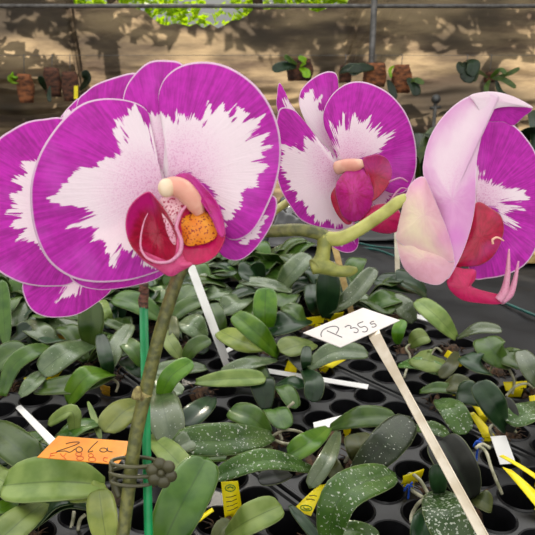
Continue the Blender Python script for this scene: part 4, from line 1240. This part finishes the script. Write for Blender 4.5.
b.tube([at(501, 301, .312), at(510, 294, .314), at(515, 280, .315), at(518.5, 261, .316)], [.0022, .0020, .0013, .0004], 8, smoothn=5)
b.build('lip_tendril', LIPR, D)
b = MB(); b.tube([at(493, 244, .3075), at(492.5, 240, .307), at(496, 237.5, .307), at(500, 238.5, .307), at(504, 241, .3075)], [.0006, .0006, .0006, .0005, .0003], 6, smoothn=5); b.build('lip_hook', COL, D)
b = MB(); b.tube([at(430, 206, .306), at(448, 218, .3105), at(462, 228, .314)], [.003, .003, .0025], 12, smoothn=4); b.build('column', COL, D)

# ------------------------------------------------------------------ things hanging on the net
HY = WY - .22
def hw_(x, y, yy=HY): return onwall(x, y, yy)
b = MB(); z0 = hw_(200, 55).z
b.tube([(-3.3, HY + .03, z0), (3.3, HY + .03, z0)], .0015, 6)
tag(b.build('hanging_wire', M_STEEL), 'thin grey wire stretched along the net carrying the bark mounts', 'wire')
S1 = HY / math.cos(0) / F   # metres per pixel at the hanging row
def mount(x0, y0, x1, y1, lab, m=M_BLOCK, leaves=(), seed=1, tagm=None):
    c = hw_((x0 + x1) / 2, (y0 + y1) / 2)
    w, h = (x1 - x0) / 2 * S1, (y1 - y0) / 2 * S1
    t = empty('bark_mount', (c.x, c.y, c.z - h), lab, 'bark mount', 'orchids mounted on bark along the net')
    rr = random.Random(seed)
    bb = MB()
    V = []; n = 14
    for j in range(7):
        f = j / 6; sc = (.72 + .28 * math.sin(math.pi * (f * .8 + .15)))
        for k in range(n):
            a = 2 * math.pi * k / n
            sq = 1 / max(abs(math.cos(a)), abs(math.sin(a))) ** .7
            jt = 1 + .22 * noise.noise(Vector((math.cos(a) * 1.5 + seed * 3, math.sin(a) * 1.5, f * 3)))
            V.append(c + Vector((math.cos(a) * w * sc * sq * jt * .86, math.sin(a) * w * .6 * sq * jt, h * (2 * f - 1) * .98 + .1 * h * noise.noise(Vector((a, f, seed))))))
    Fc = []
    for j in range(6):
        for k in range(n):
            a, b2 = j * n + k, j * n + (k + 1) % n
            Fc.append((a, b2, b2 + n, a + n))
    Fc.append(tuple(range(n - 1, -1, -1))); Fc.append(tuple(6 * n + k for k in range(n)))
    mesh('block', V, Fc, m, t)
    bb.tube([(c.x, c.y + .01, c.z + h * .9), (c.x + .005, c.y + .02, z0 + .003), (c.x, HY + .035, z0 + .006)], .0022, 6)
    bb.build('hook', M_STEEL, t)
    for (p, q, e, wd, lm) in leaves:
        P = [hw_(p[0], p[1], HY - .05), hw_(q[0], q[1], HY - .10), hw_(e[0], e[1], HY - .12)]
        leaf3(P, wd * S1, Vector((.1, -1, .5)).normalized(), lm, t, .3)
    if tagm:
        q = [hw_(*p, HY - .09) for p in tagm]
        plate(q, .002, M_YEL, 'tag', t, 0)
mount(16, 75, 34, 102, 'orange-brown bark mount with a lime green leaf, far left on the net', M_BLOCK, [((17, 84), (13, 80), (8, 76), 4, M_LIME), ((17, 80), (14, 76), (11, 74), 3, M_LIME)], 1)
mount(43, 69, 62, 96, 'dark bark mount hanging second from the left on the net', M_BLOCK2, [((46, 90), (42, 82), (40, 76), 3, M_FERN2), ((50, 86), (49, 95), (50, 102), 2, M_FERN2)], 2)
mount(61, 73, 80, 100, 'brown bark mount carrying a yellow tag, left on the net', M_BLOCK2, [((80, 90), (87, 80), (84, 70), 4, M_FERN2)], 3, [(74, 86), (78, 85.5), (78, 99), (74, 99)])
mount(285, 60, 315, 80, 'dark bark mount with yellow-green leaves above the middle bloom', M_BLOCK2, [((296, 66), (285, 66), (272, 70), 5, M_FERN2), ((297, 64), (290, 60), (284, 56), 3, M_FERN), ((300, 66), (306, 62), (298, 57), 3, M_LIME), ((300, 68), (306, 72), (306, 78), 4, M_LIME)], 4)
mount(338, 66, 352, 82, 'small bark mount with a dark leaf above the middle bloom', M_BLOCK2, [((340, 72), (350, 68), (362, 70), 5, M_FERN2)], 5)
mount(362, 64, 388, 86, 'brown bark mount behind the upright post', M_BLOCK, [((374, 68), (360, 68), (350, 74), 5, M_FERN2), ((388, 80), (392, 90), (394, 100), 4, M_FERN2)], 6)
mount(390, 66, 412, 92, 'brown bark mount with drooping leaves right of the upright post', M_BLOCK, [((408, 78), (414, 86), (417, 96), 5, M_FERN2), ((408, 82), (416, 80), (424, 84), 3, M_FERN), ((394, 66), (390, 70), (391, 78), 1.6, M_LIME)], 7)
mount(462, 62, 472, 72, 'hanging plant with broad dark leaves above the right bloom', M_BLOCK2, [((466, 62), (470, 70), (464, 82), 8, M_FERN2), ((468, 60), (474, 64), (470, 76), 6, M_FERN2), ((464, 64), (460, 66), (462, 74), 4, M_FERN2)], 8)
mount(484, 72, 496, 82, 'hanging plant with thin lit leaves at the right of the net', M_BLOCK2, [((488, 78), (478, 72), (474, 82), 2.4, M_FERN), ((490, 78), (500, 70), (506, 74), 2.6, M_FERN), ((492, 78), (504, 80), (516, 88), 3, M_FERN), ((494, 78), (508, 74), (520, 68), 2.2, M_FERN), ((490, 80), (486, 88), (488, 96), 2.4, M_FERN), ((496, 80), (500, 92), (506, 96), 3, M_FERN2)], 9)
# little lamp-like knob on a post
t = empty('sprinkler', (hw_(435, 118).x, HY, 0), 'small grey sprinkler head on a thin riser in front of the net', 'sprinkler')
b = MB(); b.ball(hw_(436, 99), .026, .026, .026, 14, 10); b.build('head', M_FRAME, t)
q_ = hw_(435, 110); b = MB(); b.tube([(q_.x, q_.y, 0), hw_(435.5, 102)], .010, 10); b.build('riser', M_STEEL, t)
b = MB(); b.tube([hw_(430, 108), hw_(441, 107)], .008, 8); b.build('collar', M_FRAME, t)

def crumple(x0, x1, y0, y1, lab, seed, amp):
    p0 = onz((x0 + x1) / 2, y1, .672); p1 = onz((x0 + x1) / 2, y0, .672)
    hx = (x1 - x0) / 2 * p1.y / F; V, Fc = [], []; n = 46
    for i in range(n + 1):
        for j in range(n + 1):
            u, v = i / n, j / n
            q = Vector((p0.x * (1 - v) + p1.x * v + hx * (2 * u - 1), p0.y + (p1.y - p0.y) * v, 0))
            h = 0
            for f, a in ((5, 1), (11, .6), (23, .3)):
                h += a * (1 - 2 * abs(noise.noise(Vector((q.x * f + seed, q.y * f, seed)))))
            e = min(1, 6 * min(u, 1 - u, v, 1 - v))
            V.append((q.x, q.y, .668 + max(.002, amp * e * (h + .6))))
    for i in range(n):
        for j in range(n):
            a = i * (n + 1) + j; Fc.append((a, a + n + 1, a + n + 2, a + 1))
    tag(mesh('plastic_sheet', V, Fc, M_FOIL, solid=.001, smooth=True), lab, 'plastic sheet')
crumple(335, 405, 206, 240, 'crumpled shiny black plastic sheet between the middle bloom and the right bloom', 2.3, .055)
crumple(272, 335, 212, 246, 'crumpled shiny black plastic sheet seen past the arching stem', 8.1, .045)
q_ = onz(262, 246, .668)
b = MB(); q_.x -= .03; b.bx(q_.x - .035, q_.x + .035, q_.y, q_.y + .05, .668, .735); b.bx(q_.x - .039, q_.x + .039, q_.y - .004, q_.y + .054, .728, .738)
tag(b.build('plastic_box', simple('blue_grey_plastic', lin(92, 120, 150), lin(76, 100, 128), .5, 40), smooth=False, bevel=.003), 'small blue-grey box standing on the black film behind the seedlings', 'box')
q_ = onz(530, 262, .672)
b = MB(); b.bx(q_.x - .03, q_.x + .05, q_.y, q_.y + .07, .668, .695)
tag(b.build('wood_offcut', M_WOOD, smooth=False, bevel=.002), 'pale wooden offcut on the black film at the right edge', 'offcut')
# leafy plants beyond the film, right
def bigplant(x, y, z, lab, seed, hgt=.36, n=9):
    rr = random.Random(seed)
    t = empty('foliage_plant', (x, y, z), lab, 'plant', 'leafy plants beyond the black film')
    bb = MB(); bb.tube([(x, y, z), (x, y, z + .11)], [.05, .065], 16); bb.build('pot', M_TRAY, t)
    for i in range(n):
        a = i * 2.4 + rr.uniform(-.3, .3); L = hgt * rr.uniform(.7, 1.1); up = rr.uniform(.5, 1)
        d = Vector((math.cos(a), math.sin(a), 0)); b0 = Vector((x, y, z + .1)) + d * .01
        p1 = b0 + d * L * .3 + Vector((0, 0, L * .5 * up)); p2 = b0 + d * L * .65 + Vector((0, 0, L * .8 * up * up))
        leaf3([b0, p1, p2], rr.uniform(.028, .045), (Vector((0, 0, 1)) - d * .7).normalized(), rr.choice([M_FERN2, M_FERN2, M_FERN]), t, .3)
xs = [(412, .8), (437, .9), (468, .8), (503, .95), (534, 1.05)]
plabs = ['dark leafy plant standing between the middle and the right bloom', 'dark leafy plant partly behind the sprinkler riser', 'dark leafy plant hidden behind the right bloom',
         'leafy plant at the right bloom\'s folded tip', 'leafy plant at the right edge of the picture', 'leafy plant just out at the right end of the row']
for i, (x, s) in enumerate(xs[:5]):
    p = onz(x, 185, .665)
    p = CAM + ray(x, 190) * (2.55 / ray(x, 190).y); 
    bigplant(p.x * (1 if i % 2 else .9), 2.55 if i % 2 else 2.25, .665, plabs[i], 40 + i, .40 * s, 13)

# ------------------------------------------------------------------ light
w = bpy.data.worlds.new('World'); SC.world = w; w.use_nodes = True
nt = w.node_tree; k = NT(nt)
for n in list(nt.nodes): nt.nodes.remove(n)
out = k.n('ShaderNodeOutputWorld'); bg = k.n('ShaderNodeBackground'); k.l(bg.outputs[0], out.inputs[0])
tc = k.n('ShaderNodeTexCoord'); sx = k.n('ShaderNodeSeparateXYZ'); k.l(tc.outputs['Generated'], sx.inputs[0])
up = k.ramp(sx.outputs[2], .0, .95)
op = k.ramp(k.math('MULTIPLY', sx.outputs[1], -1.0), .2, .95)      # front fill added behind the viewer to brighten the blooms
bk = k.math('MULTIPLY', k.ramp(sx.outputs[1], -.1, .75), k.ramp(sx.outputs[2], .18, .5))   # bright hazy sky over the net
v_ = k.math('ADD', k.math('MULTIPLY', up, .55), k.math('MULTIPLY', op, .66))
v_ = k.math('ADD', v_, k.math('MULTIPLY', bk, 1.35))
k.l(k.mix(1.0, (0, 0, 0, 1), (1, .985, .95, 1)), bg.inputs[0])
k.l(k.math('ADD', v_, .22), bg.inputs[1])
def sun(rot, e, ang, col, name):
    l = bpy.data.lights.new(name, 'SUN'); l.energy = e; l.angle = R(ang); l.color = col
    o = bpy.data.objects.new(name, l); C.objects.link(o); o.rotation_euler = rot
    return o
s = sun((0, 0, 0), 6.2, .5, (1, .90, .74), 'sun')
d = Vector((.22, -1, -.42)).normalized()      # low sun behind the net
s.rotation_euler = d.to_track_quat('-Z', 'Y').to_euler()

# ------------------------------------------------------------------ camera
cam = bpy.data.cameras.new('camera'); co = bpy.data.objects.new('camera', cam); C.objects.link(co)
co.location = CAM; co.rotation_euler = (math.pi / 2 - PITCH, 0, 0)
cam.sensor_width = 36; cam.lens = F / 535 * 36; cam.clip_start = .01
cam.dof.use_dof = True; cam.dof.focus_distance = .42; cam.dof.aperture_fstop = 30
SC.camera = co
SC.view_settings.view_transform = 'Standard'; SC.view_settings.look = 'None'; SC.view_settings.gamma = 1
SC.view_settings.use_curve_mapping = False
SC.view_settings.exposure = 0.56
SC.cycles.use_denoising = True
SC.cycles.max_bounces = 6
